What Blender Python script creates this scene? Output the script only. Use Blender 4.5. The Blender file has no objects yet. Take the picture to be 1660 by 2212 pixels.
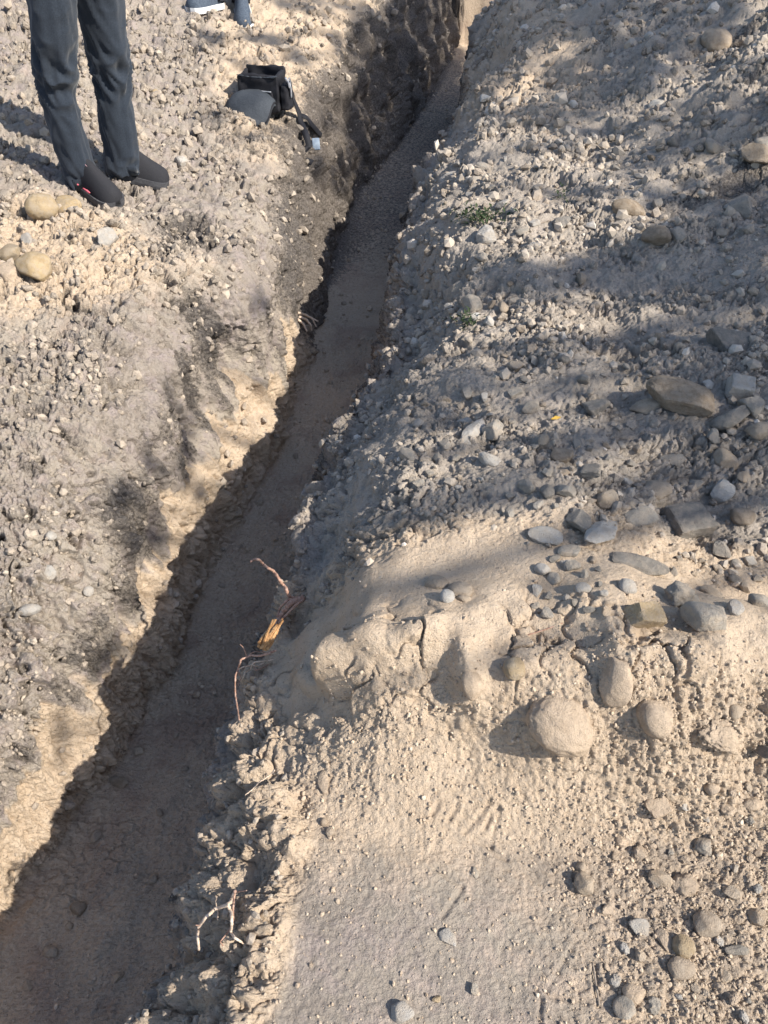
import bpy, bmesh, math, random
import numpy as np
from concurrent.futures import ThreadPoolExecutor
from mathutils import Vector, Matrix, Euler
from mathutils.bvhtree import BVHTree

random.seed(7)
rng = np.random.default_rng(7)
scene = bpy.context.scene
COL = scene.collection

# ------------------------------------------------------------------ camera, sky, sun
CAM_H = 1.5
PITCH = math.radians(44.0)
FPX = 1700.0                      # focal length in the 1660 x 2212 measuring frame
cd = bpy.data.cameras.new('camera')
cam = bpy.data.objects.new('camera', cd)
COL.objects.link(cam)
cam.location = (0, 0, CAM_H)
cam.rotation_euler = (math.pi / 2 - PITCH, 0, 0)
cd.sensor_fit = 'HORIZONTAL'
cd.sensor_width = 36.0
cd.lens = 36.0 * FPX / 1660.0
cd.clip_start = 0.02
cd.clip_end = 500
scene.camera = cam

SUN_EL = math.radians(40.0)
SUN_H = Vector((0.90, -0.43, 0)).normalized()
SUN = Vector((SUN_H.x * math.cos(SUN_EL), SUN_H.y * math.cos(SUN_EL), math.sin(SUN_EL)))
world = bpy.data.worlds.new('World')
scene.world = world
world.use_nodes = True
wn = world.node_tree
bg = wn.nodes['Background']
sky = wn.nodes.new('ShaderNodeTexSky')
sky.sky_type = 'NISHITA'
sky.sun_disc = False
sky.sun_elevation = SUN_EL
sky.sun_rotation = math.atan2(SUN_H.x, SUN_H.y)
wn.links.new(sky.outputs[0], bg.inputs[0])
bg.inputs[1].default_value = 0.132
sl = bpy.data.lights.new('sun', 'SUN')
sl.energy = 4.9
sl.angle = math.radians(0.55)
sl.color = (1.0, 0.94, 0.84)
sun = bpy.data.objects.new('sun', sl)
COL.objects.link(sun)
sun.location = SUN * 30
sun.rotation_euler = SUN.to_track_quat('Z', 'Y').to_euler()

scene.view_settings.view_transform = 'Standard'
scene.view_settings.look = 'None'
scene.view_settings.gamma = 1.0
scene.view_settings.exposure = 0.72
scene.cycles.max_bounces = 5
scene.cycles.diffuse_bounces = 4

# ------------------------------------------------------------------ numpy noise
_perm = np.random.default_rng(3).permutation(256).astype(np.int32)
_perm = np.concatenate([_perm, _perm, _perm])
_g = np.random.default_rng(4).normal(size=(256, 3))
_g = (_g / np.linalg.norm(_g, axis=1, keepdims=True)).astype(np.float32)

def _perlin_chunk(p):
    fi = np.floor(p)
    i = fi.astype(np.int32) & 255
    f = (p - fi).astype(np.float32)
    u = f * f * f * (f * (f * 6 - 15) + 10)
    res = 0
    for dx in (0, 1):
        wx = u[:, 0] if dx else 1 - u[:, 0]
        a = _perm[(i[:, 0] + dx) & 255]
        for dy in (0, 1):
            wy = wx * (u[:, 1] if dy else 1 - u[:, 1])
            b = _perm[a + ((i[:, 1] + dy) & 255)]
            for dz in (0, 1):
                w = wy * (u[:, 2] if dz else 1 - u[:, 2])
                h = _perm[b + ((i[:, 2] + dz) & 255)]
                g = _g[h]
                res = res + w * (g[:, 0] * (f[:, 0] - dx) + g[:, 1] * (f[:, 1] - dy) + g[:, 2] * (f[:, 2] - dz))
    return (res * 1.6).astype(np.float32)

def _worley_chunk(p):
    """2-D cell bumps: returns a dome height 0..1 and a random value of the nearest cell"""
    fi = np.floor(p)
    i = fi.astype(np.int32)
    f = (p - fi).astype(np.float32)
    best = np.full(len(p), 9.0, np.float32)
    val = np.zeros(len(p), np.float32)
    for dx in (-1, 0, 1):
        for dy in (-1, 0, 1):
            h = _perm[_perm[(i[:, 0] + dx) & 255] + ((i[:, 1] + dy) & 255)]
            ox = dx + 0.15 + 0.7 * (h / 255.0)
            h2 = _perm[h + 17]
            oy = dy + 0.15 + 0.7 * (h2 / 255.0)
            h3 = _perm[h2 + 91] / 255.0
            d = ((f[:, 0] - ox) ** 2 + (f[:, 1] - oy) ** 2) / (0.10 + 0.9 * h3 * h3) * 0.6
            m = d < best
            best = np.where(m, d, best)
            val = np.where(m, h3, val)
    return np.stack([np.sqrt(np.clip(1 - best * 3.2, 0, 1)) * (0.3 + 0.7 * val), val], 1).astype(np.float32)

def _cell_chunk(p):
    """irregular broken cells in 2-D: crack distance, cell random, tilted plateau height"""
    fi = np.floor(p)
    i = fi.astype(np.int32)
    f = (p - fi).astype(np.float32)
    b1 = np.full(len(p), 9.0, np.float32); b2 = b1.copy()
    val = np.zeros(len(p), np.float32); til = val.copy()
    for dx in (-1, 0, 1):
        for dy in (-1, 0, 1):
            h = _perm[_perm[(i[:, 0] + dx) & 255] + ((i[:, 1] + dy) & 255)]
            h2 = _perm[h + 37]; h3 = _perm[h2 + 91]; h4 = _perm[h3 + 11]; h5 = _perm[h4 + 53]
            rx = f[:, 0] - (dx + .08 + .84 * (h / 255.0)); ry = f[:, 1] - (dy + .08 + .84 * (h2 / 255.0))
            d = np.sqrt(rx * rx + ry * ry) - .22 * (h5 / 255.0)
            m = d < b1
            b2 = np.where(m, b1, np.minimum(b2, d))
            b1 = np.where(m, d, b1)
            v = h3 / 255.0
            val = np.where(m, v, val)
            til = np.where(m, rx * (h4 / 127.5 - 1) + ry * (h5 / 127.5 - 1), til)
    return np.stack([b2 - b1, val, til], 1).astype(np.float32)
def clods(p2, s, off=0.0, warp=.35):
    w = np.stack([perlin(np.concatenate([p2, p2[:, :1] * 0], 1), s * 1.7, off), perlin(np.concatenate([p2, p2[:, :1] * 0 + 5], 1), s * 1.7, off + 40)], 1)
    w = w + .5 * np.stack([perlin(np.concatenate([p2, p2[:, :1] * 0], 1), s * 4.1, off + 9), perlin(np.concatenate([p2, p2[:, :1] * 0 + 5], 1), s * 4.1, off + 49)], 1)
    c = _par(_cell_chunk, p2 * s + off + warp * w)
    body = sstep(0, .22, c[:, 0])
    return body * (.25 + .75 * c[:, 1]) + .55 * c[:, 2] * body - .25 * sstep(.07, 0, c[:, 0])
_pool = ThreadPoolExecutor(4)
def _par(fn, p, n=60000):
    p = np.ascontiguousarray(p, dtype=np.float32)
    parts = [p[k:k + n] for k in range(0, len(p), n)]
    return np.concatenate(list(_pool.map(fn, parts)))
def perlin(p, s, off=0.0):
    if np.isscalar(s): s = (s, s, s)
    return _par(_perlin_chunk, p * np.array(s, np.float32) + np.array([off, off * 1.7 + 31.3, off * 0.6 + 77.1], np.float32))
def fbm(p, s, octaves, off=0.0, gain=0.5):
    r = 0; a = 1.0
    for o in range(octaves):
        r = r + a * perlin(p, s * 2.03 ** o if np.isscalar(s) else tuple(c * 2.03 ** o for c in s), off + 13.7 * o)
        a *= gain
    return r
def worley(p2, s, off=0.0):
    return _par(_worley_chunk, p2 * s + off)
def sstep(a, b, x):
    t = np.clip((x - a) / (b - a), 0, 1)
    return t * t * (3 - 2 * t)

# ------------------------------------------------------------------ the trench: feature lines along y
_TY = np.arange(-6, 40, 0.01)
def line(pts, sig=0.10):
    ys, vs = zip(*pts)
    v = np.interp(_TY, ys, vs)
    n = int(sig * 3 / 0.01)
    k = np.exp(-0.5 * (np.arange(-n, n + 1) * 0.01 / sig) ** 2); k /= k.sum()
    v = np.convolve(np.pad(v, n, mode='edge'), k, mode='valid')
    return lambda y: np.interp(y, _TY, v)

LLx = line([(-2, -1.7), (0, -1.3), (.4, -1.20), (.75, -1.06), (1.0, -.96), (1.13, -.90), (1.3, -.84), (1.44, -.80), (1.6, -.79), (1.8, -.80), (2.0, -.75), (2.18, -.725), (2.48, -.715), (2.645, -.69), (2.82, -.51), (3.1, -.49), (3.5, -.49), (3.9, -.48), (4.3, -.45), (4.66, -.40), (5.4, -.36), (6.4, -.2), (6.8, -.1), (7.7, .12), (9, .5), (12, 1.3)], .05)
LLz = line([(-2, -.3), (0, -.34), (.75, -.29), (1.13, -.22), (1.3, -.18), (1.44, -.12), (1.6, -.05), (1.8, -.01), (2.0, .02), (2.6, .02), (2.9, -.03), (3.3, -.08), (3.9, -.09), (4.66, -.02), (5.4, .06), (6.8, .16), (9, .24), (12, .3)])
FLx = line([(-2, -1.6), (0, -1.16), (.4, -1.06), (.74, -.97), (1.0, -.88), (1.25, -.795), (1.6, -.705), (1.87, -.655), (2.06, -.59), (2.31, -.54), (2.65, -.455), (3.157, -.385), (3.9, -.34), (4.66, -.29), (5.4, -.20), (6.4, .12), (6.8, .23), (7.7, .43), (9, .70), (12, 1.5)], .08)
FRx = line([(-2, -.7), (0, -.53), (.5, -.48), (.75, -.46), (.95, -.43), (1.22, -.37), (1.6, -.31), (1.93, -.23), (2.28, -.18), (2.44, -.12), (2.78, -.06), (3.25, 0), (4.07, .11), (4.81, .26), (5.4, .42), (5.9, .52), (6.8, .62), (7.15, .70), (7.35, 1.5), (9, 2.1), (12, 3.0)], .05)
RLx = line([(-2, -.3), (0, -.22), (.57, -.21), (.75, -.225), (.95, -.31), (1.04, -.30), (1.22, -.23), (1.6, -.225), (1.93, -.13), (2.28, -.105), (2.44, -.01), (2.78, .035), (3.25, .09), (4.07, .2), (4.81, .35), (5.4, .53), (5.9, .6), (6.8, .72), (7.15, .80), (7.35, 1.9), (9, 2.5), (12, 3.4)], 0.05)
RLz = line([(-2, 0), (.75, 0), (.95, -.08), (1.2, -.05), (1.6, -.06), (2.28, -.1), (4, -.12), (4.8, -.15), (5.8, -.1), (6.8, 0), (8, .1), (12, .3)])
HX0 = line([(-2, 1.6), (1.0, 1.1), (1.4, .95), (2.2, .85), (3, .8), (4, .75), (5, .8), (6, .8), (6.8, .9), (7.2, 1.1), (7.5, 2.3), (9, 2.9), (12, 3.8)], .1)
HS = line([(-2, .12), (1.2, .09), (2.0, .12), (3.0, .21), (4.0, .29), (6, .34), (9, .34), (14, .2)], .3)
END_Y = 9.2

def floor_z(y):
    return -0.70 + (1.05 + 0.0 * y) * sstep(END_Y, END_Y + 0.12, y)

def right_z(x, y):
    d = x - RLx(y)
    heap = HS(y) * 0.25 * np.log1p(np.exp(np.clip((x - HX0(y)) / 0.25, -20, 20)))
    far = np.clip((x - HX0(y)) / 0.25, 20, None) - 20
    heap = heap + HS(y) * 0.25 * far
    heap = np.where(heap > 1.1, 1.1 + (heap - 1.1) * 0.12, heap)
    along = np.clip((x + .32) / .30, 0, 1) * (.86 + .14 * np.clip((x + .1) / .5, 0, 1))
    crest_y = 1.0 - 0.035 * along
    up = sstep(crest_y - 0.35, crest_y, y)
    down = 1 - (0.08 + 0.42 * sstep(.50, .80, x)) * sstep(crest_y + 0.02, crest_y + 0.30 - .1 * along, y) - .35 * sstep(1.32, 1.9, y) * sstep(.9, .4, x)
    mound = (0.03 + 0.245 * along ** 0.8) * up * down
    field = 0.05 * sstep(1.2, 2.0, y) * sstep(0, .6, d)
    z = mound + field + heap
    w = sstep(0.0, 0.30, d)
    return RLz(y) * (1 - w) + z * (0.25 + 0.75 * w) * sstep(-.02, .12, d) + RLz(y) * w * 0.5

def left_z(x, y):
    d = LLx(y) - x
    s = 0.20 + 0.08 * sstep(1.5, 3.5, y)
    z = LLz(y) - 0.055 * np.exp(-d / 0.05) + 0.045 * sstep(0, .2, d) + s * np.minimum(d, 2.6) + 0.08 * np.clip(d - 2.6, 0, None)
    return np.minimum(z, 1.4)

def height(x, y):
    ll, fl, fr, rl = LLx(y), FLx(y), FRx(y), RLx(y)
    fz = floor_z(y)
    zl = left_z(x, y)
    lip = left_z(ll, y)
    t = np.clip((x - ll) / (fl - ll), 0, 1)
    g = 0.82 * t ** 0.8 + 0.08 * sstep(0.8, 1, t) + .10 * sstep(.35, .55, t)
    wl = lip + np.minimum(fz - lip, 0) * g
    tr = np.clip((rl - x) / (rl - fr), 0, 1)
    near = 1 - sstep(.95, 1.35, y)
    gr = near * (0.60 * tr ** 1.9 + 0.40 * sstep(.88, 1, tr)) + (1 - near) * (0.75 * tr ** 1.15 + .25 * sstep(.7, 1, tr))
    rz = right_z(rl, y)
    wr = rz + np.minimum(fz - rz, 0) * gr
    q = np.clip((x - fl) / (fr - fl), 0, 1)
    fzz = fz + 0.03 * (2 * q - 1) ** 4
    z = np.where(x < ll, zl, np.where(x < fl, wl + .03 * t, np.where(x < fr, fzz, np.where(x < rl, wr + .03 * tr, right_z(x, y)))))
    return z

def ray(px, py):
    dx = (px - 830.0) / FPX
    dy = (1106.0 - py) / FPX
    c, s = math.cos(PITCH), math.sin(PITCH)
    return Vector((dx, c + dy * s, -s + dy * c))

def hit0(px, py):
    d = ray(px, py)
    t = np.linspace(0.3, 14, 3500)
    x, y, z = d.x * t, d.y * t, CAM_H + d.z * t
    below = np.nonzero(z < height(x, y))[0]
    k = below[0] if len(below) else len(t) - 1
    return Vector((x[k], y[k], z[k]))

# ------------------------------------------------------------------ helpers for objects
def tag(o, label=None, cat=None, group=None, kind=None):
    if label: o['label'] = label
    if cat: o['category'] = cat
    if group: o['group'] = group
    if kind: o['kind'] = kind
    return o
def link(name, mesh, mat=None, parent=None):
    o = bpy.data.objects.new(name, mesh)
    COL.objects.link(o)
    if mat and not len(mesh.materials): mesh.materials.append(mat)
    if parent: o.parent = parent
    return o
def mesh_np(name, verts, faces, smooth=True):
    """faces: (n,3) or (n,4) int array"""
    verts = np.ascontiguousarray(verts, np.float32)
    faces = np.ascontiguousarray(faces, np.int32)
    me = bpy.data.meshes.new(name)
    n, k = faces.shape
    me.vertices.add(len(verts)); me.vertices.foreach_set('co', verts.ravel())
    me.loops.add(n * k); me.loops.foreach_set('vertex_index', faces.ravel())
    me.polygons.add(n)
    me.polygons.foreach_set('loop_start', np.arange(0, n * k, k, dtype=np.int32))
    me.polygons.foreach_set('use_smooth', np.full(n, smooth, dtype=bool))
    me.update(calc_edges=True)
    return me
def fattr(me, name, v):
    a = me.attributes.new(name, 'FLOAT', 'POINT')
    a.data.foreach_set('value', np.ascontiguousarray(v, np.float32))

# ------------------------------------------------------------------ materials
class NT:
    def __init__(s, name):
        s.m = bpy.data.materials.new(name); s.m.use_nodes = True
        s.t = s.m.node_tree; s.b = s.t.nodes['Principled BSDF']
        s.b.inputs['Specular IOR Level'].default_value = 0.2
    def n(s, typ, **kw):
        nd = s.t.nodes.new(typ)
        for k, v in kw.items(): setattr(nd, k, v)
        return nd
    def l(s, a, b): s.t.links.new(a, b)
    def coord(s):
        return s.n('ShaderNodeTexCoord').outputs['Object']
    def noise(s, scale, detail=4, rough=0.55, vec=None, stretch=None):
        nd = s.n('ShaderNodeTexNoise'); nd.inputs['Scale'].default_value = scale
        nd.inputs['Detail'].default_value = detail; nd.inputs['Roughness'].default_value = rough
        v = vec or s.coord()
        if stretch:
            mp = s.n('ShaderNodeMapping'); mp.inputs['Scale'].default_value = stretch
            s.l(v, mp.inputs[0]); v = mp.outputs[0]
        s.l(v, nd.inputs['Vector'])
        return nd.outputs['Fac']
    def remap(s, f, a, b, c=0.0, d=1.0):
        nd = s.n('ShaderNodeMapRange'); nd.interpolation_type = 'SMOOTHSTEP'
        for k, v in zip((1, 2, 3, 4), (a, b, c, d)): nd.inputs[k].default_value = v
        s.l(f, nd.inputs[0]); return nd.outputs[0]
    def math(s, op, a, b):
        nd = s.n('ShaderNodeMath', operation=op)
        for k, v in ((0, a), (1, b)):
            if isinstance(v, (int, float)): nd.inputs[k].default_value = v
            else: s.l(v, nd.inputs[k])
        nd.use_clamp = False
        return nd.outputs[0]
    def mix(s, f, a, b, mode='MIX'):
        nd = s.n('ShaderNodeMix', data_type='RGBA', blend_type=mode)
        for sock, v in ((nd.inputs[0], f), (nd.inputs[6], a), (nd.inputs[7], b)):
            if isinstance(v, (int, float)): sock.default_value = v
            elif isinstance(v, tuple): sock.default_value = (*v, 1)
            else: s.l(v, sock)
        return nd.outputs[2]
    def attr(s, name, out='Fac'):
        nd = s.n('ShaderNodeAttribute'); nd.attribute_name = name; return nd.outputs[out]
    def bump(s, h, strength, dist):
        nd = s.n('ShaderNodeBump'); nd.inputs['Strength'].default_value = strength; nd.inputs['Distance'].default_value = dist
        s.l(h, nd.inputs['Height']); s.l(nd.outputs[0], s.b.inputs['Normal'])
    def color(s, c):
        if isinstance(c, tuple): s.b.inputs['Base Color'].default_value = (*c, 1)
        else: s.l(c, s.b.inputs['Base Color'])
    def rough(s, r):
        if isinstance(r, (int, float)): s.b.inputs['Roughness'].default_value = r
        else: s.l(r, s.b.inputs['Roughness'])

def soil_material():
    m = NT('soil')
    m.rough(0.95); m.b.inputs['Specular IOR Level'].default_value = 0.08
    big = m.noise(2.3, 5, .6)
    mid = m.noise(14, 5, .65)
    fine = m.noise(90, 4, .7)
    speck = m.noise(330, 3, .7)
    grey = m.mix(m.remap(big, .40, .60), (.265, .226, .192), (.355, .305, .25))
    grey = m.mix(m.remap(mid, .42, .72), grey, (.300, .250, .240))
    grey = m.mix(m.math('MULTIPLY', m.attr('rub'), .75), grey, m.mix(m.remap(mid, .35, .65), (.36, .307, .252), (.47, .405, .335)))
    sand = m.mix(m.remap(mid, .3, .7), (.48, .368, .262), (.575, .452, .332))
    sf = m.math('ADD', m.attr('sand'), m.math('MULTIPLY', m.math('SUBTRACT', mid, .5), .9))
    sf = m.math('ADD', sf, m.math('MULTIPLY', m.math('SUBTRACT', big, .5), .6))
    col = m.mix(m.remap(sf, .25, .75), grey, sand)
    sand = m.mix(m.remap(sf, .95, 1.5), sand, (.44, .335, .205))
    fl = m.mix(m.remap(fine, .35, .7), (.48, .372, .27), (.57, .452, .335))
    fl = m.mix(m.remap(m.noise(5, 4, .6), .45, .7), fl, (.40, .29, .215))
    col = m.mix(m.attr('floor'), col, fl)
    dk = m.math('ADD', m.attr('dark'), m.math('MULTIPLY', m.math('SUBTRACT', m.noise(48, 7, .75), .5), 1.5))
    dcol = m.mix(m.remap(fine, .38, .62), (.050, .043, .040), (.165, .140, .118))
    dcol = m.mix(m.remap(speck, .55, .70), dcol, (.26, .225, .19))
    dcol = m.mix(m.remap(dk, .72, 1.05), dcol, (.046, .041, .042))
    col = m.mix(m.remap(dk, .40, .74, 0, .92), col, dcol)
    col = m.mix(m.remap(fine, .30, .75, 0.0, .30), col, (.50, .44, .37))
    col = m.mix(m.remap(speck, .56, .72, 0, .55), col, (.16, .135, .115))
    col = m.mix(m.remap(speck, .24, .40, .5, 0), col, (.56, .50, .42))
    crumb = m.noise(130, 3, .8)
    col = m.mix(m.remap(crumb, .60, .68, 0, .65), col, (.10, .085, .075))
    med = m.noise(42, 6, .75)
    col = m.mix(m.remap(med, .60, .72, 0, .55), col, (.17, .142, .122))
    col = m.mix(m.remap(med, .40, .28, 0, .45), col, (.60, .54, .46))
    m.color(col)
    h = m.math('ADD', m.noise(260, 5, .75), m.math('MULTIPLY', m.noise(90, 3, .6), 1.5))
    m.bump(h, 1.0, 0.006)
    return m.m

def stone_material(name, c1, c2, dust=(.43, .36, .285), dust_amt=.85):
    m = NT(name)
    m.rough(.85); m.b.inputs['Specular IOR Level'].default_value = 0.2
    info = m.n('ShaderNodeObjectInfo').outputs['Random']
    pos = m.n('ShaderNodeNewGeometry').outputs['Position']
    a = m.noise(35, 5, .65, vec=pos)
    col = m.mix(m.remap(a, .35, .68), c1, c2)
    col = m.mix(m.math('MULTIPLY', info, .35), col, (.22, .20, .18))
    d = m.noise(38, 7, .75, vec=pos)
    col = m.mix(m.remap(d, .46, .56, 0, dust_amt), col, dust)
    sp = m.noise(380, 3, .7, vec=pos)
    col = m.mix(m.remap(m.noise(85, 6, .75, vec=pos), .58, .68, 0, .6), m.mix(m.remap(sp, .58, .7, 0, .5), col, (.12, .105, .095)), (.15, .13, .11))
    m.color(col)
    m.bump(m.math('ADD', m.noise(120, 5, .7, vec=pos), m.noise(420, 3, .7, vec=pos)), .9, .006)
    return m.m

SOIL = soil_material()
STONE = {
    'grey': stone_material('grey_stone', (.31, .278, .235), (.42, .375, .315)),
    'dark': stone_material('dark_grey_stone', (.20, .18, .155), (.28, .255, .22), dust_amt=.35),
    'pale': stone_material('pale_stone', (.42, .39, .35), (.53, .49, .44), dust_amt=.5),
    'tan': stone_material('tan_stone', (.39, .30, .215), (.49, .39, .285), dust_amt=.5),
    'ochre': stone_material('ochre_stone', (.40, .29, .16), (.50, .38, .23), dust_amt=.45),
    'dusty': stone_material('dusty_stone', (.44, .338, .242), (.52, .405, .298), dust=(.54, .424, .312), dust_amt=.9),
    'white': stone_material('white_stone', (.50, .475, .43), (.60, .57, .52), dust_amt=.35),
    'brown': stone_material('brown_stone', (.25, .19, .13), (.34, .26, .18), dust_amt=.4),
}

# ------------------------------------------------------------------ ground sheet
def rows():
    ys = [0.22]
    while ys[-1] < 10.2:
        y = ys[-1]
        st = 0.58 * (y * y + 2.25) / (CAM_H * 786.0)
        if END_Y - .1 < y < END_Y + .25: st = 0.006
        ys.append(y + min(st, .03))
    near = list(np.linspace(-3, -.9, 20)[:-1]) + list(np.linspace(-.9, 0.22, 140)[:-1])
    farr = list(10.2 + (np.linspace(0, 1, 40)[1:]) ** 2 * 40)
    return np.array(near + ys + farr)

Y = rows()
NR = len(Y)
dep = np.clip(Y, 0.2, 11) * .72 + 1.0
xl = np.minimum(-0.56 * dep - 0.25, LLx(Y) - 0.3)
xr = np.maximum(0.56 * dep + 0.25, RLx(Y) + 0.3)
def seg(a, b, n, p=1.0):
    t = np.linspace(0, 1, n, endpoint=False) ** p
    return a[:, None] + (b - a)[:, None] * t[None, :]
far_l, far_r = np.full(NR, -30.0), np.full(NR, 30.0)
t_out = (1 - np.linspace(0, 1, 45, endpoint=False)) ** 2
NXT = 110
NL, NWL, NF, NWR, NRR = 330, 130, 120, 140, 560
X = np.concatenate([
    (xl - 1.1)[:, None] + (far_l - xl + 1.1)[:, None] * t_out[None, :],
    seg(xl - 1.1, xl, NXT),
    seg(xl, LLx(Y), NL), seg(LLx(Y), FLx(Y), NWL), seg(FLx(Y), FRx(Y), NF), seg(FRx(Y), RLx(Y), NWR), seg(RLx(Y), xr, NRR), seg(xr, xr + 1.4, NXT),
    (xr + 1.4)[:, None] + (far_r - xr - 1.4)[:, None] * (np.linspace(0, 1, 46) ** 2)[None, :]], 1)
NC = X.shape[1]
YY = np.repeat(Y[:, None], NC, 1)
# jagged lips: shift the lip lines along x with noise that depends on y only
C_LL = 45 + NXT + NL; C_FL = C_LL + NWL; C_FR = C_FL + NF; C_RL = C_FR + NWR
def jag(y, s, o):
    p = np.stack([y, np.full_like(y, 3.1), np.full_like(y, 9.7)], 1)
    return fbm(p, s, 4, o, .55)
Z = height(X, YY)
jl = 0.045 * jag(Y, 2.2, 5.0)
jr = 0.055 * jag(Y, 2.6, 25.0)
cidx = np.arange(NC)
X += jl[:, None] * np.exp(-((cidx - C_LL) / 60.0) ** 2)[None, :] + jr[:, None] * np.exp(-((cidx - C_RL) / 70.0) ** 2)[None, :]

def grid_normals(X, Yg, Z):
    P = np.stack([X, Yg, Z], 2)
    du = np.gradient(P, axis=1); dv = np.gradient(P, axis=0)
    n = np.cross(du, dv)
    n /= np.linalg.norm(n, axis=2, keepdims=True) + 1e-12
    return n
N = grid_normals(X, YY, Z)
P3 = np.stack([X, YY, Z], 2).reshape(-1, 3)
NN = N.reshape(-1, 3)
ci = np.broadcast_to(cidx[None, :], (NR, NC)).reshape(-1)
xx, yy, zz = P3[:, 0], P3[:, 1], P3[:, 2]
m_left = sstep(C_LL + 40, C_LL - 30, ci)
m_wl = sstep(C_LL - 15, C_LL + 15, ci) * sstep(C_FL + 8, C_FL - 4, ci)
m_floor = sstep(C_FL - 12, C_FL + 8, ci) * sstep(C_FR + 12, C_FR - 8, ci)
m_wr = sstep(C_FR - 6, C_FR + 6, ci) * sstep(C_RL + 30, C_RL - 5, ci)
m_right = sstep(C_RL - 20, C_RL + 30, ci)
vis = (yy > .1) & (yy < 11) & (ci > 35) & (ci < NC - 35)
fade = np.where(yy > 10, .3, 1.0)
d_r = xx - RLx(yy)
# zones of the right bank, in metres
bench = m_right * sstep(.98, .84, yy)
plate = m_right * np.exp(-(((xx - .24) / .22) ** 2 + ((yy - 1.17) / .09) ** 2) ** 1.5)
face = m_right * np.exp(-((yy - .84) / .14) ** 2)
rubble = m_right * sstep(1.12, 1.3, yy) * (1 - plate) * sstep(-.1, .3, d_r + .25)
benchgrit = m_right * sstep(.15, .6, xx) * sstep(.94, .82, yy)

disp = np.zeros(len(P3), np.float32)
SP = np.repeat(np.gradient(Y), NC).astype(np.float32)
SPX = np.gradient(X, axis=1).reshape(-1).astype(np.float32)
def lod(f):                       # leave out detail finer than the sheet can carry
    return sstep(.60, .25, np.maximum(SP, SPX) * f)
L13, L29, L66, L75, L150 = lod(13.0), lod(29.0), lod(66.0), lod(75.0), lod(140.0)
disp += 0.045 * fbm(P3, 1.6, 3, 1.0) * (m_left * .9 + m_right * (.55 + 1.2 * sstep(1.4, 2.0, yy)) * (1 - plate) + m_wl * .35 + m_wr * .4)
disp += 0.05 * fbm(P3, 3.2, 3, 15.0) * m_wl * .8
disp += 0.020 * fbm(P3, 7.0, 2, 40.0) * (m_left + m_right * .7 * (1 - plate) * (1 - .75 * bench) + m_wr * .8 + m_wl * .4 + m_floor * .25)
# clods
cl = fbm(P3, 17.0, 2, 60.0)
cl2 = np.abs(fbm(P3, 30.0, 2, 80.0))
disp += (0.017 * cl - 0.020 * (0.22 - np.minimum(cl2, .22)) * 1.0) * (m_left * .32 + rubble * .45 + m_wr * .5 + m_wl * .22 + m_floor * .07 + face * .12 + bench * .08)
cl3 = perlin(P3, 75.0, 90.0) * L75 + .68 * perlin(P3, 152.0, 103.7) * L150 + .46 * perlin(P3, 300.0, 117.0) * lod(300.0)
disp += 0.0052 * cl3 * (m_left * 1.1 + rubble * .8 + m_wr * .8 + m_wl * .6 + m_floor * .25 + bench * .22 + face * .22)
# broken clods of three sizes
mw_ = np.clip(m_wr + m_wl, 0, 1)
def clod3(sc, off):
    a = clods(P3[:, :2], sc, off)
    q = mw_ > 0
    b = clods(np.stack([P3[q, 1], P3[q, 2] + P3[q, 0] * .45], 1), sc, off + 5)
    a[q] = a[q] * (1 - mw_[q]) + b * mw_[q]
    return a
patch = sstep(-.35, .35, fbm(P3, 2.7, 2, 260.0))
patch2 = sstep(-.3, .3, fbm(P3, 4.3, 2, 270.0))
k1 = (clod3(13.0, 3.0) - .4) * L13 + .4; k2 = (clod3(29.0, 17.0) - .4) * L29 + .4; k3 = (clod3(66.0, 29.0) - .4) * L66 + .4
rough_l = m_left * (.35 + .65 * patch)
disp += 0.024 * (k1 - .4) * (rough_l * 1.5 + rubble * .75 * patch2 + m_wr * .80 + m_wl * .65 * patch2)
disp += 0.0165 * (k2 - .4) * (m_left * (.3 + .45 * patch2) + rubble * (.15 + .75 * patch2 * patch) + m_wr * .38 + m_wl * .55 * (.3 + .7 * patch) + face * .05 + benchgrit * .25)
disp += 0.0085 * (k3 - .4) * (m_left * .75 + rubble * (.25 + .5 * patch2) + m_wr * .6 + m_wl * .7 + face * .22 * patch + bench * .03 + benchgrit * .4 + m_floor * .4)
disp += 0.018 * fbm(P3, 5.0, 3, 310.0) * m_floor + .007 * (k2 - .4) * m_floor * patch
# pits and small cavities in the turned soil
pit = sstep(.17, .27, .55 * fbm(P3, (9.0, 15.0, 9.0), 3, 120.0) + .50 * perlin(P3, (26.0, 52.0, 40.0), 7.0)) * (.3 + .7 * patch2)  # also darkens the left bank's colour, painting shade into the hollows
disp -= 0.06 * pit * (m_left * .95 + m_wl * .35 + rubble * .3)
# cell bumps: grit and pebbles half sunk in the soil
w1 = worley(P3[:, :2], 34.0) * L29[:, None]
w2 = worley(P3[:, :2], 75.0, 4.4) * L66[:, None]
disp += 0.008 * w1[:, 0] * (benchgrit * .6 + m_left * .3 + face * .3)
disp += 0.0042 * w2[:, 0] * (rubble * .35 + benchgrit * .9 + m_left * .4 + face * (.10 + .4 * patch2) + bench * .45 + m_floor * .3)
# spade grooves down the cut walls
gro = fbm(P3, (9.0, 9.0, 1.3), 3, 150.0, .55)
gro2 = fbm(P3, (26.0, 26.0, 3.0), 2, 170.0, .55)
far_w = sstep(4.0, 5.5, yy)
disp += (0.034 * gro + 0.016 * gro2) * m_wl * (1.0 + .9 * far_w) + (0.05 * gro + .012 * gro2) * m_wr * sstep(.2, -.1, zz)
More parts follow.
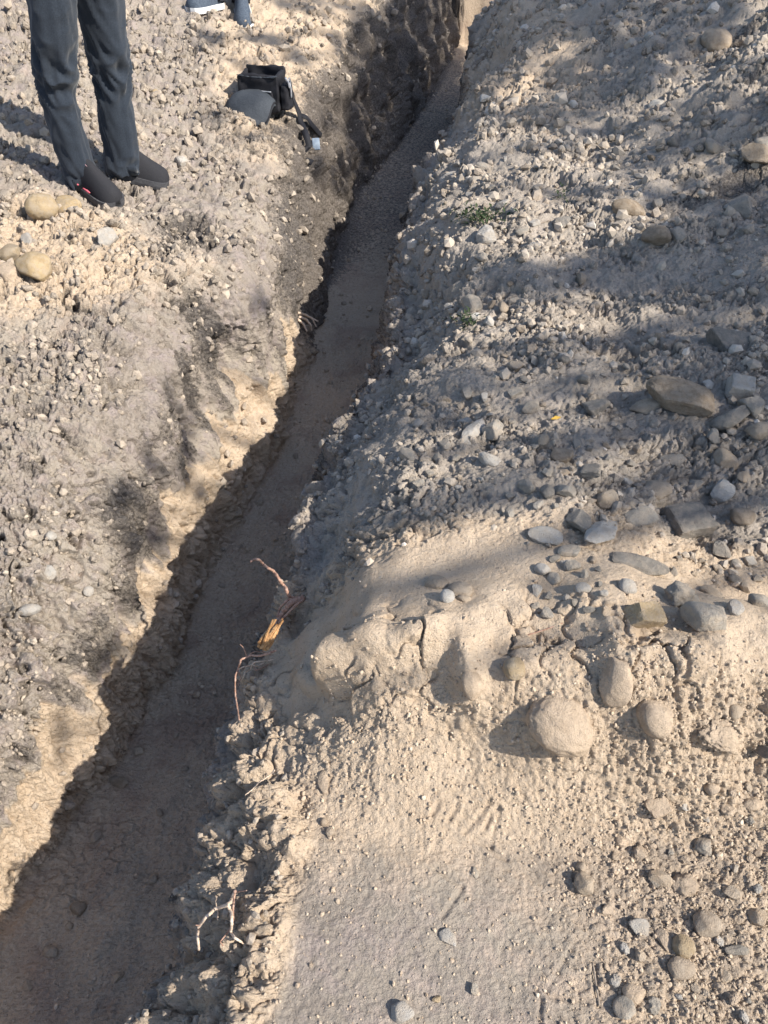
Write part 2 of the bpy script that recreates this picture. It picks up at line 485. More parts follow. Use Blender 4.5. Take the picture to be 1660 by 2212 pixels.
# raking streaks running down the heap on the right
rk = np.stack([xx * .86 + yy * .5, yy * .86 - xx * .5, zz * 0], 1)
heapm = m_right * sstep(.1, .6, xx - HX0(yy)) * sstep(2.2, 3.2, yy)
disp += 0.050 * fbm(rk, (.8, 5.5, 1), 3, 200.0, .6) * heapm
# step along the base of the left cut, where the digger bucket left a ledge
disp += 0.0
# spade and boot scrapes on the bench
def scrape(ax, ay, bx, by, w, dpt):
    A = np.array([ax, ay]); B = np.array([bx, by]); AB = B - A; L2 = (AB ** 2).sum()
    t = np.clip(((xx - ax) * AB[0] + (yy - ay) * AB[1]) / L2, 0, 1)
    d = np.hypot(xx - (ax + t * AB[0]), yy - (ay + t * AB[1]))
    return -dpt * np.exp(-(d / w) ** 2) + dpt * .5 * np.exp(-((d - 2.2 * w) / w) ** 2)
SCR = [((1080, 1745), (1060, 1830)), ((1060, 1735), (1005, 1800)), ((1030, 1815), (1095, 1855)), ((1045, 1790), (1075, 1745)), ((940, 1880), (995, 1915)),
       ((1000, 1920), (955, 1985)), ((1235, 2050), (1180, 2145)), ((1285, 2080), (1295, 2170)), ((950, 1735), (935, 1760)), ((990, 1740), (970, 1770)), ((1190, 2150), (1280, 2165)), ((1170, 2160), (1165, 2212))]
for (a, b) in SCR:
    A, B = hit0(*a), hit0(*b)
    disp += scrape(A.x, A.y, B.x, B.y, .004, .0032)
crestm = m_right * np.exp(-((yy - .96) / .11) ** 2)
disp += (.040 * fbm(P3, 4.5, 3, 330.0) + .022 * (k1 - .4) * patch2 + .010 * np.abs(fbm(P3, 11.0, 2, 340.0))) * crestm * (1 - .8 * plate)
# the hollow scooped into the face of the mound and the cut at its left
def dent(px, py, rx, ry, amt):
    h = hit0(px, py)
    return amt * np.exp(-(((xx - h.x) / rx) ** 2 + ((yy - h.y) / ry) ** 2)) * m_right
for a in [(870, 1560, .15, .10, -.024), (1020, 1640, .07, .06, -.018), (1330, 1640, .10, .05, -.012), (1560, 1620, .09, .04, -.03), (1640, 1650, .05, .05, -.03), (1000, 1440, .03, .05, .03), (740, 1430, .05, .03, .035), (1180, 1650, .08, .04, -.015), (1450, 1640, .12, .05, .02), (1215, 1590, .085, .075, .025), (1345, 1475, .05, .06, .03), (1420, 1560, .05, .045, .03), (1575, 1600, .09, .04, .03), (1110, 1440, .035, .035, .02), (1020, 1470, .035, .05, .025), (760, 1420, .07, .04, .03), (900, 1390, .05, .03, .02), (620, 1560, .06, .05, .03), (1480, 1450, .10, .05, .02)]:
    disp += dent(*a)

for (px_, py_, rx_, ry_, a_) in [(400, 500, .07, .10, -.05), (415, 825, .032, .035, -.07), (440, 690, .04, .05, -.03), (75, 880, .05, .03, -.04), (150, 940, .06, .025, -.03)]:
    h = hit0(px_, py_)
    disp += a_ * np.exp(-(((xx - h.x) / rx_) ** 2 + ((yy - h.y) / ry_) ** 2) ** 1.5) * np.clip(m_left + m_wl, 0, 1)
P3 = P3 + NN * (disp * fade)[:, None]
G = P3.reshape(NR, NC, 3)
# masks for the material
lz = LLz(yy)
wall_low = m_wl * sstep(.0, -.22, zz - lz)
sand = m_wl * (1.05 * sstep(-.30, -.42, zz + .16 * gro + .02) - .05) + .22 * m_left + plate * 1.1 + face * .55 + bench * (.62 - .34 * sstep(.75, .45, yy) * sstep(.55, .1, xx)) + .75 * m_right * sstep(1.40, 1.22, yy) * sstep(.75, .85, yy)
sand = sand + .25 * m_left * sstep(1.2, .5, yy) + m_wr * (.35 + .6 * sstep(-.22, -.06, zz)) * sstep(1.6, 1.1, yy) + .12 * rubble
def zone(px, py, rx, ry):
    h = hit0(px, py)
    return np.exp(-(((xx - h.x) / rx) ** 2 + ((yy - h.y) / ry) ** 2) ** 1.5)
for z_ in [(50, 560, .35, .35, .8), (640, 130, .40, 1.1, 1.3), (740, 60, .35, 1.5, 1.3), (1130, 150, .35, 1.1, 1.3), (1100, 60, .4, 1.0, .4), (90, 470, .3, .25, .4), (380, 560, .3, .25, .2), (1540, 100, .2, .3, .4), (700, 620, .1, .3, .5)]:
    sand = sand + z_[4] * zone(*z_[:4])
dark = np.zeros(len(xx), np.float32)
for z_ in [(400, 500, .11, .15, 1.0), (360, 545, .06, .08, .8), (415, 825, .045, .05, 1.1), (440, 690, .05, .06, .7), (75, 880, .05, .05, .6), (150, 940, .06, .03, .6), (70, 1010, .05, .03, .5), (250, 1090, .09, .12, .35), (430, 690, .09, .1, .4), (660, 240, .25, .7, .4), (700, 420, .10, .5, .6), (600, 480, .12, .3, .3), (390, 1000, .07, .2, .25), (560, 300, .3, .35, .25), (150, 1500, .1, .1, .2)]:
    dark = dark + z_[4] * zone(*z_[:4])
band = np.exp(-((zz - lz + .13 + .05 * gro) / .07) ** 2)
dark = dark + m_wl * sstep(2.9, 3.8, yy) * (.92 + .45 * gro + .25 * gro2) + m_wl * sstep(-.44, -.30, zz + .12 * gro) * (.36 + .5 * gro + .3 * gro2) + pit * m_left * .75 + m_left * (.10 + .17 * patch2) + rubble * (.10 + .20 * patch) + m_floor * .62 * sstep(3.2, 5.0, yy) * sstep(-.5, -.62, zz) * sstep(9.1, 8.6, yy) + m_wr * (sstep(1.1, 1.5, yy) * .15 + sstep(-.06, -.20, zz) * (.34 + .5 * gro)) + heapm * .42 * sstep(.05, .5, fbm(rk, (.7, 5.0, 1), 3, 410.0, .6)) + heapm * .12  # far floor term paints the tree shade there into the soil colour
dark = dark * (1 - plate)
floor_m = m_floor

idx = np.arange(NR * NC, dtype=np.int32).reshape(NR, NC)
def sheet(name, c0, c1):
    sub = G[:, c0:c1 + 1].reshape(-1, 3)
    w = c1 - c0 + 1
    ii = np.arange(NR * w, dtype=np.int32).reshape(NR, w)
    f = np.stack([ii[:-1, :-1], ii[:-1, 1:], ii[1:, 1:], ii[1:, :-1]], -1).reshape(-1, 4)
    me = mesh_np(name, sub, f)
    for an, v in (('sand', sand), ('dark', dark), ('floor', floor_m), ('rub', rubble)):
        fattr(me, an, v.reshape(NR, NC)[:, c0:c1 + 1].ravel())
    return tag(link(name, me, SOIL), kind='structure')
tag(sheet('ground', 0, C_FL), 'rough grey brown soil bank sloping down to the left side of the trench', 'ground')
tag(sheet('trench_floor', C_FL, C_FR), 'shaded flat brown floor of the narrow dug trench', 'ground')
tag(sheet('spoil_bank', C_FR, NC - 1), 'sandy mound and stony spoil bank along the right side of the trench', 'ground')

# ray casting on a thinned copy of the ground
st = 4
r_i, c_i = np.arange(0, NR, st), np.arange(0, NC, st)
sub = G[np.ix_(r_i, c_i)]
k = np.arange(len(r_i) * len(c_i)).reshape(len(r_i), len(c_i))
bf = np.stack([k[:-1, :-1], k[:-1, 1:], k[1:, 1:], k[1:, :-1]], -1).reshape(-1, 4)
BVH = BVHTree.FromPolygons(sub.reshape(-1, 3).tolist(), bf.tolist())
CAMP = Vector((0, 0, CAM_H))
def hit(px, py):
    d = ray(px, py)
    loc, n, _, _ = BVH.ray_cast(CAMP, d.normalized(), 60)
    if loc is None:
        loc = CAMP + d * 12; n = Vector((0, 0, 1))
    if n.z < 0: n = -n
    return loc, n, d
def at_depth(px, py, depth):
    return CAMP + ray(px, py) * depth
def at_y(px, py, y):
    d = ray(px, py)
    return CAMP + d * (y / d.y)
def ground_z(x, y, top=3.0):
    loc, n, _, _ = BVH.ray_cast(Vector((x, y, top)), Vector((0, 0, -1)), 20)
    return loc.z if loc else 0.0
def project(p):
    v = Vector(p) - CAMP
    c, s = math.cos(PITCH), math.sin(PITCH)
    dpt = v.y * c - v.z * s
    return 830 + FPX * v.x / dpt, 1106 - FPX * (v.y * s + v.z * c) / dpt, dpt

# ------------------------------------------------------------------ stones
def ico(sub):
    bm = bmesh.new(); bmesh.ops.create_icosphere(bm, subdivisions=sub, radius=1.0)
    v = np.array([p.co[:] for p in bm.verts], np.float32); f = np.array([[p.index for p in q.verts] for q in bm.faces], np.int32)
    bm.free(); return v, f
ICO = {s: ico(s) for s in (1, 2, 3, 4, 5)}

def stone_verts(seed, kind='angular', sub=3):
    """unit stone about the origin, each half axis about 1"""
    r = np.random.default_rng(seed)
    v, f = ICO[sub]
    off = float(r.uniform(0, 200))
    if kind == 'egg':
        rad = 1 + .12 * perlin(v, 1.1, off) + .05 * perlin(v, 2.6, off) + .016 * perlin(v, 8.0, off + 3) + .012 * perlin(v, 22.0, off + 4)
        if kind == 'egg' and sub > 3: rad = rad + .03 * perlin(v, 5.0, off + 8) + .03 * np.maximum(0, perlin(v, 11.0, off + 6)) + .015 * perlin(v, 40.0, off + 7)
        o = v * rad[:, None]; o[:, 0] *= 1 + .12 * v[:, 0]
    else:
        nk = {'angular': 11, 'block': 7, 'slab': 9, 'worn': 15, 'clod': 30}[kind]
        n = r.normal(size=(nk, 3)); n /= np.linalg.norm(n, axis=1, keepdims=True)
        lo, hi = {'angular': (.52, .85), 'block': (.62, .86), 'slab': (.6, .95), 'worn': (.70, .98), 'clod': (.7, 1.05)}[kind]
        d = r.uniform(lo, hi, nk)
        if kind == 'block':
            q = np.array([[1, 0, 0], [-1, 0, 0], [0, 1, 0], [0, -1, 0], [0, 0, 1], [0, 0, -1]], float)
            q += r.normal(0, .14, q.shape); q /= np.linalg.norm(q, axis=1, keepdims=True)
            n = np.concatenate([n[:4], q]); d = np.concatenate([d[:4] + .22, r.uniform(.62, .74, 6)])
        dots = v @ n.T.astype(np.float32)
        rr = np.where(dots > .05, d[None, :] / np.maximum(dots, .05), 9.0)
        p = {'worn': 22, 'clod': 9}.get(kind, 48)
        rad = (np.minimum(rr, 6) ** -p).sum(1) + 1.12 ** -p
        rad = rad ** (-1.0 / p)
        amp = .22 if kind == 'clod' else .035
        rad = rad * (1 + amp * perlin(v, 2.2, off) + amp * .6 * perlin(v, 5.5, off + 9) + (.12 if kind == 'clod' else .022) * perlin(v, 10.0, off + 5) + .014 * perlin(v, 24.0, off + 2))
        o = v * rad[:, None]
    return o.astype(np.float32), f

stones_placed = []      # (px, py, radius px) so that scattered stones keep clear of the named ones
NSTONE = 0
def put_stone(px, py, w, h, kind, col, label, rot=0.0, flat=.72, sink=.30, name='stone', cat='stone', group=None, sub=None, lean=None):
    """w, h: extent across and along the picture's up direction in the measuring frame; rot: turn about the vertical"""
    global NSTONE
    NSTONE += 1
    loc, n, d = hit(px, py)
    dep = (loc - CAMP).dot(Vector((0, math.cos(PITCH), -math.sin(PITCH))))
    a = w / 2 * dep / FPX
    down = math.atan2(-d.z, math.hypot(d.x, d.y))
    k = math.sqrt(math.sin(down) ** 2 + (flat * math.cos(down)) ** 2)
    b = h / 2 * dep / FPX / k
    c = flat * min(a, b) if b > a * .6 else flat * b
    s = sub or (5 if w > 90 else 4 if w > 40 else 3)
    v, f = stone_verts(100 + NSTONE * 7, kind, s)
    v = v * np.array([a, b, c], np.float32) * 1.06
    me = mesh_np(name, v, f, smooth=kind not in ('angular', 'block', 'slab'))
    o = link(name, me, STONE[col])
    up = c * (1 - 2 * sink)
    o.location = loc - d * (up / abs(d.z)) if up > 0 else loc
    q = Vector((0, 0, 1)).rotation_difference((Vector((0, 0, 1)) * .45 + n * .55).normalized())
    o.rotation_mode = 'QUATERNION'
    o.rotation_quaternion = q @ Euler(((lean or 0), 0, math.radians(rot))).to_quaternion()
    tag(o, label, cat, group)
    stones_placed.append((px, py, max(w, h) * .5))
    return o

# px, py, width, height, shape, colour, turn, flatness, sink, label
NAMED = [
 (1210, 1572, 118, 132, 'egg', 'dusty', 62, .72, .40, 'big egg shaped dusty boulder embedded in the face of the sand mound'),
 (1333, 1466, 66, 112, 'worn', 'dusty', -12, .95, .33, 'long upright dusty rock standing in the mound with a dark shadow at its side'),
 (1412, 1552, 70, 76, 'egg', 'dusty', 20, .9, .36, 'round dusty cobble bulging from the mound right of the big egg shaped boulder'),
 (1562, 1592, 122, 66, 'clod', 'dusty', 5, .5, .30, 'flat crumbly slab of sand overhanging a dark undercut in the mound'),
 (1587, 1537, 32, 32, 'egg', 'tan', 0, .85, .25, 'small round pebble perched above the crumbly sand slab'),
 (1110, 1445, 46, 44, 'egg', 'ochre', 30, .85, .35, 'smooth ochre cobble poking out of the top of the mound'),
 (1020, 1478, 40, 66, 'worn', 'dusty', 10, .9, .38, 'narrow dusty stone stuck in the mound left of the ochre cobble'),
 (965, 1289, 32, 30, 'egg', 'white', 0, .9, .2, 'white egg shaped pebble lying on the smooth yellow sand'),
 (945, 1259, 50, 36, 'worn', 'tan', 10, .55, .3, 'flat grey tan cobble in the tree shadow behind the white pebble'),
 (994, 1275, 50, 40, 'egg', 'tan', -15, .6, .3, 'flat rounded tan cobble beside the white pebble'),
 (1003, 1293, 30, 22, 'worn', 'tan', 0, .6, .3, 'little tan pebble in front of the flat rounded tan cobble'),
 (1395, 1329, 95, 66, 'block', 'ochre', 8, .8, .22, 'chunky ochre rock with a notched top on the rear edge of the mound'),
 (1527, 1335, 96, 70, 'worn', 'grey', -20, .85, .2, 'smooth rounded grey rock on the rear edge of the mound'),
 (1470, 1290, 72, 62, 'clod', 'grey', 0, .7, .3, 'crumbly grey tan lump behind the ochre rock'),
 (1537, 1282, 55, 34, 'slab', 'tan', 0, .6, .25, 'tan flat stone behind the smooth rounded grey rock'),
 (1588, 1310, 42, 46, 'angular', 'pale', 40, .9, .2, 'pale broken stone right of the smooth rounded grey rock'),
 (1642, 1306, 52, 50, 'worn', 'grey', 0, .8, .25, 'grey cobble at the end of the mound beside the pale broken stone'),
 (1302, 1150, 50, 98, 'slab', 'pale', -38, .55, .16, 'pale elongated slab leaning up among the grey blocks'),
 (1485, 1132, 122, 94, 'block', 'dark', 15, .85, .22, 'biggest square grey block in the rubble behind the mound'),
 (1385, 1120, 66, 48, 'angular', 'grey', 0, .75, .22, 'angular grey stone between the pale slab and the biggest block'),
 (1246, 1124, 50, 62, 'angular', 'dark', 20, .9, .22, 'dark grey pointed rock left of the pale slab'),
 (1175, 1160, 70, 36, 'slab', 'pale', -5, .6, .25, 'light grey flat stone left of the dark pointed rock'),
 (1233, 1191, 50, 26, 'slab', 'grey', 5, .6, .25, 'grey flat stone just below the dark pointed rock'),
 (1173, 1230, 32, 28, 'worn', 'pale', 0, .8, .22, 'pale pebble at the corner of the smooth yellow sand'),
 (1355, 1267, 40, 33, 'egg', 'pale', -10, .85, .2, 'pale egg shaped pebble behind the ochre rock'),
 (1258, 1272, 36, 24, 'worn', 'pale', 0, .7, .25, 'pale flat pebble at the rear edge of the yellow sand'),
 (1240, 1222, 40, 28, 'angular', 'grey', 0, .7, .25, 'small grey stone below the pale slab'),
 (1225, 1218, 28, 24, 'angular', 'pale', 30, .8, .25, 'little pale chip below the pale slab'),
 (1375, 1217, 128, 36, 'slab', 'dark', -4, .35, .42, 'broad dark slab half buried in front of the biggest block'),
 (1555, 1188, 40, 50, 'angular', 'grey', 0, .8, .22, 'grey upright stone right of the biggest block'),
 (1602, 1113, 58, 34, 'worn', 'brown', 0, .7, .22, 'smooth brown cobble right of the biggest block'),
 (1650, 1620, 34, 80, 'angular', 'dark', 0, .9, .25, 'dark rock in the shaded hollow at the end of the mound'),
 (1475, 855, 134, 62, 'slab', 'brown', -27, .62, .12, 'long grey brown block lying slanted on the right slope'),
 (1577, 744, 98, 70, 'block', 'dark', 5, .75, .25, 'big square grey rock in the shade above the long block'),
 (1601, 836, 66, 56, 'block', 'pale', -10, .8, .2, 'square whitish rock in the sun right of the long block'),
 (1530, 829, 36, 22, 'angular', 'white', 20, .7, .2, 'bluish white chip behind the long block'),
 (1580, 902, 78, 40, 'slab', 'dark', 5, .65, .2, 'dark flat stone below the right end of the long block'),
 (1628, 878, 58, 50, 'angular', 'grey', 30, .75, .2, 'grey angular stone beneath the square whitish rock'),
 (1400, 880, 74, 36, 'worn', 'tan', -8, .65, .22, 'tan flat cobble left of the long block'),
 (1557, 1060, 52, 40, 'angular', 'white', 15, .8, .15, 'bluish white broken stone above the biggest square block'),
 (1210, 980, 50, 42, 'angular', 'brown', -30, .8, .2, 'brown pointed stone alone on the grey slope'),
 (1450, 994, 52, 26, 'worn', 'grey', 0, .6, .25, 'grey flat cobble in the row below the long block'),
 (1570, 994, 60, 36, 'worn', 'tan', -5, .7, .25, 'tan rounded cobble above the bluish white broken stone'),
 (1020, 938, 36, 66, 'slab', 'pale', -28, .45, .2, 'narrow pale slab standing among chips beside the trench'),
 (1004, 911, 36, 26, 'slab', 'pale', 0, .6, .22, 'pale chip touching the top of the narrow pale slab'),
 (1066, 928, 42, 38, 'angular', 'grey', 0, .8, .22, 'grey broken stone right of the narrow pale slab'),
 (1285, 884, 62, 42, 'angular', 'dark', 0, .7, .22, 'blue grey angular stone left of the tan flat cobble'),
 (1020, 658, 46, 40, 'worn', 'grey', 0, .85, .2, 'grey rounded cobble in the shade at the trench edge'),
 (985, 629, 44, 42, 'angular', 'grey', 30, .8, .2, 'grey angular stone behind the rounded cobble at the trench edge'),
 (1028, 682, 26, 20, 'angular', 'white', 0, .8, .2, 'white chip below the rounded cobble at the trench edge'),
 (1058, 697, 30, 24, 'angular', 'white', 30, .8, .2, 'white stone chip beside the low weed at the trench edge'),
 (950, 713, 20, 18, 'egg', 'pale', 0, .8, .2, 'pale round pebble close to the trench edge'),
 (1088, 664, 24, 22, 'worn', 'tan', 0, .8, .2, 'tan pebble right of the rounded cobble at the trench edge'),
 (890, 674, 34, 28, 'angular', 'grey', 0, .8, .2, 'grey stone on the very lip of the trench'),
 (1140, 1046, 36, 34, 'angular', 'grey', 0, .75, .22, 'grey cracked stone on the slope left of the dark pointed rock'),
 (1218, 1026, 36, 30, 'angular', 'tan', 20, .75, .22, 'tan broken stone below the brown pointed stone'),
 (1222, 1060, 42, 30, 'slab', 'grey', 0, .65, .22, 'grey flat stone above the dark pointed rock'),
 (1314, 1080, 44, 40, 'worn', 'tan', 0, .8, .22, 'tan rounded stone above the pale slab'),
 (1420, 1058, 58, 38, 'worn', 'tan', 0, .7, .25, 'tan lumpy stone above the biggest square block'),
 (1642, 930, 48, 40, 'worn', 'tan', 0, .75, .22, 'tan cobble in the shade below the dark flat stone'),
 (1545, 88, 66, 40, 'egg', 'tan', 28, .7, .3, 'large smooth tan boulder high on the right spoil heap'),
 (1402, 78, 18, 17, 'egg', 'white', 0, .9, .15, 'bright white pebble high on the shaded spoil heap'),
 (1420, 226, 30, 18, 'slab', 'white', -10, .6, .2, 'white flat stone in the middle of the spoil heap'),
 (1110, 213, 30, 24, 'worn', 'tan', 0, .8, .2, 'tan cobble at the foot of the yellow sand above the trench'),
 (1046, 213, 26, 16, 'angular', 'white', 10, .7, .2, 'white stone at the far trench edge'),
 (1357, 452, 70, 34, 'worn', 'brown', -10, .7, .25, 'brown hump backed stone at the edge of the broad tree shadow'),
 (1596, 450, 66, 50, 'angular', 'grey', 10, .75, .22, 'large blue grey rock in the broad tree shadow'),
 (1421, 507, 56, 44, 'worn', 'brown', 0, .8, .22, 'brown rounded rock in the broad tree shadow'),
 (1466, 511, 38, 34, 'worn', 'grey', 0, .8, .22, 'grey cobble touching the brown rounded rock'),
 (1050, 506, 54, 32, 'slab', 'pale', -8, .65, .2, 'pale flat rock in front of the green weed'),
 (972, 386, 42, 22, 'slab', 'pale', -10, .6, .2, 'pale flat stone near the far trench edge'),
 (1087, 440, 36, 20, 'slab', 'pale', 0, .6, .22, 'pale stone behind the green weed'),
 (1640, 328, 62, 34, 'slab', 'brown', -12, .5, .15, 'brown slab with a dark underside high on the right slope'),
 (1648, 310, 36, 26, 'worn', 'grey', 0, .8, .1, 'blue grey stone lying on top of the brown slab'),
 (87, 447, 60, 52, 'egg', 'ochre', 0, .85, .22, 'plump ochre stone in front of the black shoe'),
 (144, 446, 62, 36, 'worn', 'ochre', -28, .75, .22, 'long ochre stone leaning on the plump ochre stone'),
 (230, 518, 52, 44, 'angular', 'pale', 20, .9, .2, 'pale pyramid shaped stone alone on the left bank'),
 (60, 527, 34, 40, 'angular', 'pale', 0, .9, .2, 'pale upright stone among the ochre rocks of the left bank'),
 (22, 546, 56, 38, 'worn', 'ochre', -25, .75, .25, 'ochre rock at the rim of the left bank behind the pale upright stone'),
 (75, 578, 76, 52, 'worn', 'ochre', -10, .8, .3, 'biggest ochre boulder half sunk in the left bank'),
 (18, 590, 44, 40, 'worn', 'dusty', 0, .7, .35, 'dusty lump left of the biggest ochre boulder'),
 (110, 1157, 22, 21, 'egg', 'white', 0, .8, .25, 'white pebble lying on the left bank by its own dark hole'),
 (107, 1240, 36, 28, 'worn', 'pale', 0, .6, .35, 'pale flat pebble below the white pebble of the left bank'),
 (62, 1318, 44, 34, 'egg', 'pale', 0, .6, .35, 'largest pale stone pressed into the lower left bank'),
 (190, 1277, 22, 20, 'egg', 'pale', 0, .7, .3, 'small pale pebble near the lip of the lower left bank'),
 (392, 350, 32, 22, 'angular', 'pale', 0, .7, .25, 'pale stone lying by the toe of the right shoe'),
 (335, 200, 18, 18, 'worn', 'ochre', 0, .8, .2, 'tiny ochre pebble behind the knee of the standing person'),
 (170, 1962, 36, 28, 'worn', 'brown', 0, .7, .25, 'brown lump on the near trench floor'),
 (255, 1690, 46, 20, 'slab', 'brown', -5, .4, .3, 'flat earth clod on the trench floor'),
 (1265, 1911, 44, 46, 'worn', 'tan', 10, .95, .2, 'tan upright stone with a hard shadow on the flat bench'),
 (1257, 1872, 24, 20, 'worn', 'tan', 0, .8, .2, 'small tan stone behind the tan upright stone'),
 (1475, 2046, 46, 44, 'egg', 'ochre', 0, .95, .2, 'ochre round cobble in rubble of the near right corner'),
 (1425, 1746, 66, 46, 'block', 'dusty', 10, .85, .25, 'dusty block casting a broad shadow below the mound'),
 (1522, 1828, 34, 50, 'angular', 'grey', 20, .8, .2, 'dark speckled grey stone below the dusty block'),
 (1480, 1912, 68, 54, 'clod', 'dusty', 0, .8, .28, 'largest dusty lump in rubble of the near right corner'),
 (1428, 1897, 48, 42, 'angular', 'tan', 40, .85, .22, 'tan angular stone left of the largest dusty lump'),
 (1525, 1997, 56, 46, 'worn', 'tan', 0, .8, .25, 'tan rounded stone above the ochre round cobble'),
 (1388, 2006, 54, 34, 'angular', 'pale', -10, .75, .22, 'pale rough stone left of the ochre round cobble'),
 (1595, 2055, 50, 22, 'slab', 'dark', -5, .55, .2, 'dark flat stone right of the ochre round cobble'),
 (867, 2190, 48, 42, 'worn', 'pale', -10, .75, .22, 'pale rounded stone alone on the bench at the camera side'),
 (1370, 2146, 44, 36, 'worn', 'dusty', 0, .8, .22, 'dusty cobble below the ochre round cobble'),
 (1580, 1924, 46, 32, 'angular', 'tan', 10, .8, .22, 'tan stone right of the largest dusty lump'),
 (1638, 1980, 42, 36, 'worn', 'tan', 0, .8, .22, 'tan cobble right of the tan rounded stone'),
 (1352, 2180, 46, 44, 'worn', 'grey', 0, .7, .25, 'grey cobble near the lower end of the bench'),
 (1470, 2092, 56, 40, 'egg', 'tan', 0, .7, .3, 'tan smooth cobble just in front of the ochre round cobble'),
 (1027, 1885, 13, 22, 'egg', 'grey', 10, .6, .3, 'grey oval pebble pressed flat into the bench'),
 (968, 2025, 30, 40, 'slab', 'pale', 30, .5, .25, 'pale flat flake beside the lower spade mark on the bench'),
 (1025, 2135, 26, 22, 'angular', 'grey', 0, .8, .22, 'grey chip at the lower end of the bench'),
 (712, 1797, 18, 18, 'egg', 'tan', 0, .9, .2, 'tan round pebble in the sandy corner above the pale root'),
 (700, 1776, 16, 17, 'egg', 'tan', 0, .9, .2, 'second tan pebble just behind the tan round pebble of the sandy corner'),
 (1412, 1900, 24, 30, 'angular', 'dark', 10, .8, .2, 'dark wedge shaped stone left of the tan angular stone'),
 (1540, 1705, 34, 24, 'worn', 'dusty', 0, .8, .25, 'dusty pebble right of the dusty block'),
 (1625, 1735, 36, 26, 'worn', 'dusty', 0, .8, .25, 'dusty pebble at the far right below the mound'),
 (945, 2160, 22, 16, 'angular', 'ochre', 0, .7, .25, 'rusty little stone on the bench near the pale rounded stone'),
 (700, 1690, 26, 42, 'worn', 'dusty', 0, .6, .4, 'dusty hump at the corner of the mound and trench lip'),
]
for (px, py, w, h, kd, col, rot, flat, sink, lab) in NAMED:
    if col == 'dusty': sink = min(.5, sink + .12)
    elif col == 'ochre' and px < 300: sink = sink - .10
    elif w > 28: sink = min(.36, sink + .05)
    put_stone(px, py, w, h, kd, col, lab, rot, flat, sink)
for k, (px, py, w) in enumerate([(300, 1625, 26), (425, 1500, 20), (205, 1805, 30), (345, 1755, 22), (480, 1265, 18), (562, 1085, 16), (640, 985, 15), (705, 800, 14), (742, 655, 13), (110, 2055, 34), (255, 2110, 30), (330, 1900, 24), (60, 2130, 26), (400, 1660, 18), (520, 1180, 14), (380, 1590, 14), (250, 1880, 18), (150, 2000, 20)]):
    put_stone(px, py, w, w * .75, 'clod' if k % 2 else 'angular', 'tan', 'dull earth clod fallen on the shaded trench floor', k * 40, .7, .3, name='earth_clod', cat='clod', group='clods on the trench floor')

# further single stones of the rubble: shared shapes, each an object of its own
TEMPL = {}
for q, kd in enumerate(['angular', 'angular', 'worn', 'block', 'slab', 'angular', 'block', 'angular', 'clod', 'clod']):
    v, f = stone_verts(900 + q, kd, 3)
    TEMPL[q] = (kd, v, f, {})
def template(q, col):
    kd, v, f, cache = TEMPL[q]
    if col not in cache:
        me = mesh_np('stone', v, f, smooth=kd in ('worn', 'egg')); me.materials.append(STONE[col]); cache[col] = me
    return cache[col]
KINDW = {'angular': 'jagged', 'worn': 'rounded', 'slab': 'flat', 'egg': 'smooth round', 'block': 'square', 'clod': 'crumbly'}
AREAS = [  # px box, how many, size range px, colours, where it lies
 ((900, 560, 1130, 740), 24, (14, 36), ['grey', 'tan', 'pale', 'brown'], 'in the chips by the trench edge', 'stones at the trench edge'),
 ((860, 850, 1160, 1120), 26, (18, 44), ['grey', 'pale', 'tan', 'grey'], 'on rubble beside the middle trench', 'stones beside the middle of the trench'),
 ((1160, 940, 1655, 1110), 26, (20, 50), ['grey', 'tan', 'dark', 'pale'], 'on the rubble field above the biggest block', 'stones of the rubble field'),
 ((1150, 1180, 1655, 1330), 26, (18, 46), ['grey', 'tan', 'dark', 'pale'], 'in rubble just behind the mound', 'stones behind the mound'),
 ((1000, 700, 1655, 860), 18, (14, 40), ['grey', 'dark', 'tan'], 'on the dappled middle of the right slope', 'stones of the dappled slope'),
 ((940, 330, 1200, 560), 22, (12, 34), ['pale', 'grey', 'pale', 'tan'], 'around the green weed above the trench', 'stones around the weed'),
 ((1200, 250, 1655, 640), 22, (14, 42), ['grey', 'dark', 'tan', 'brown'], 'on the shaded upper right slope', 'stones of the shaded slope'),
 ((1310, 1700, 1655, 2205), 40, (16, 40), ['dusty', 'tan', 'dusty', 'pale', 'grey'], 'in rubble of the near right corner', 'stones of the near right corner'),
]
seen_labels = {}
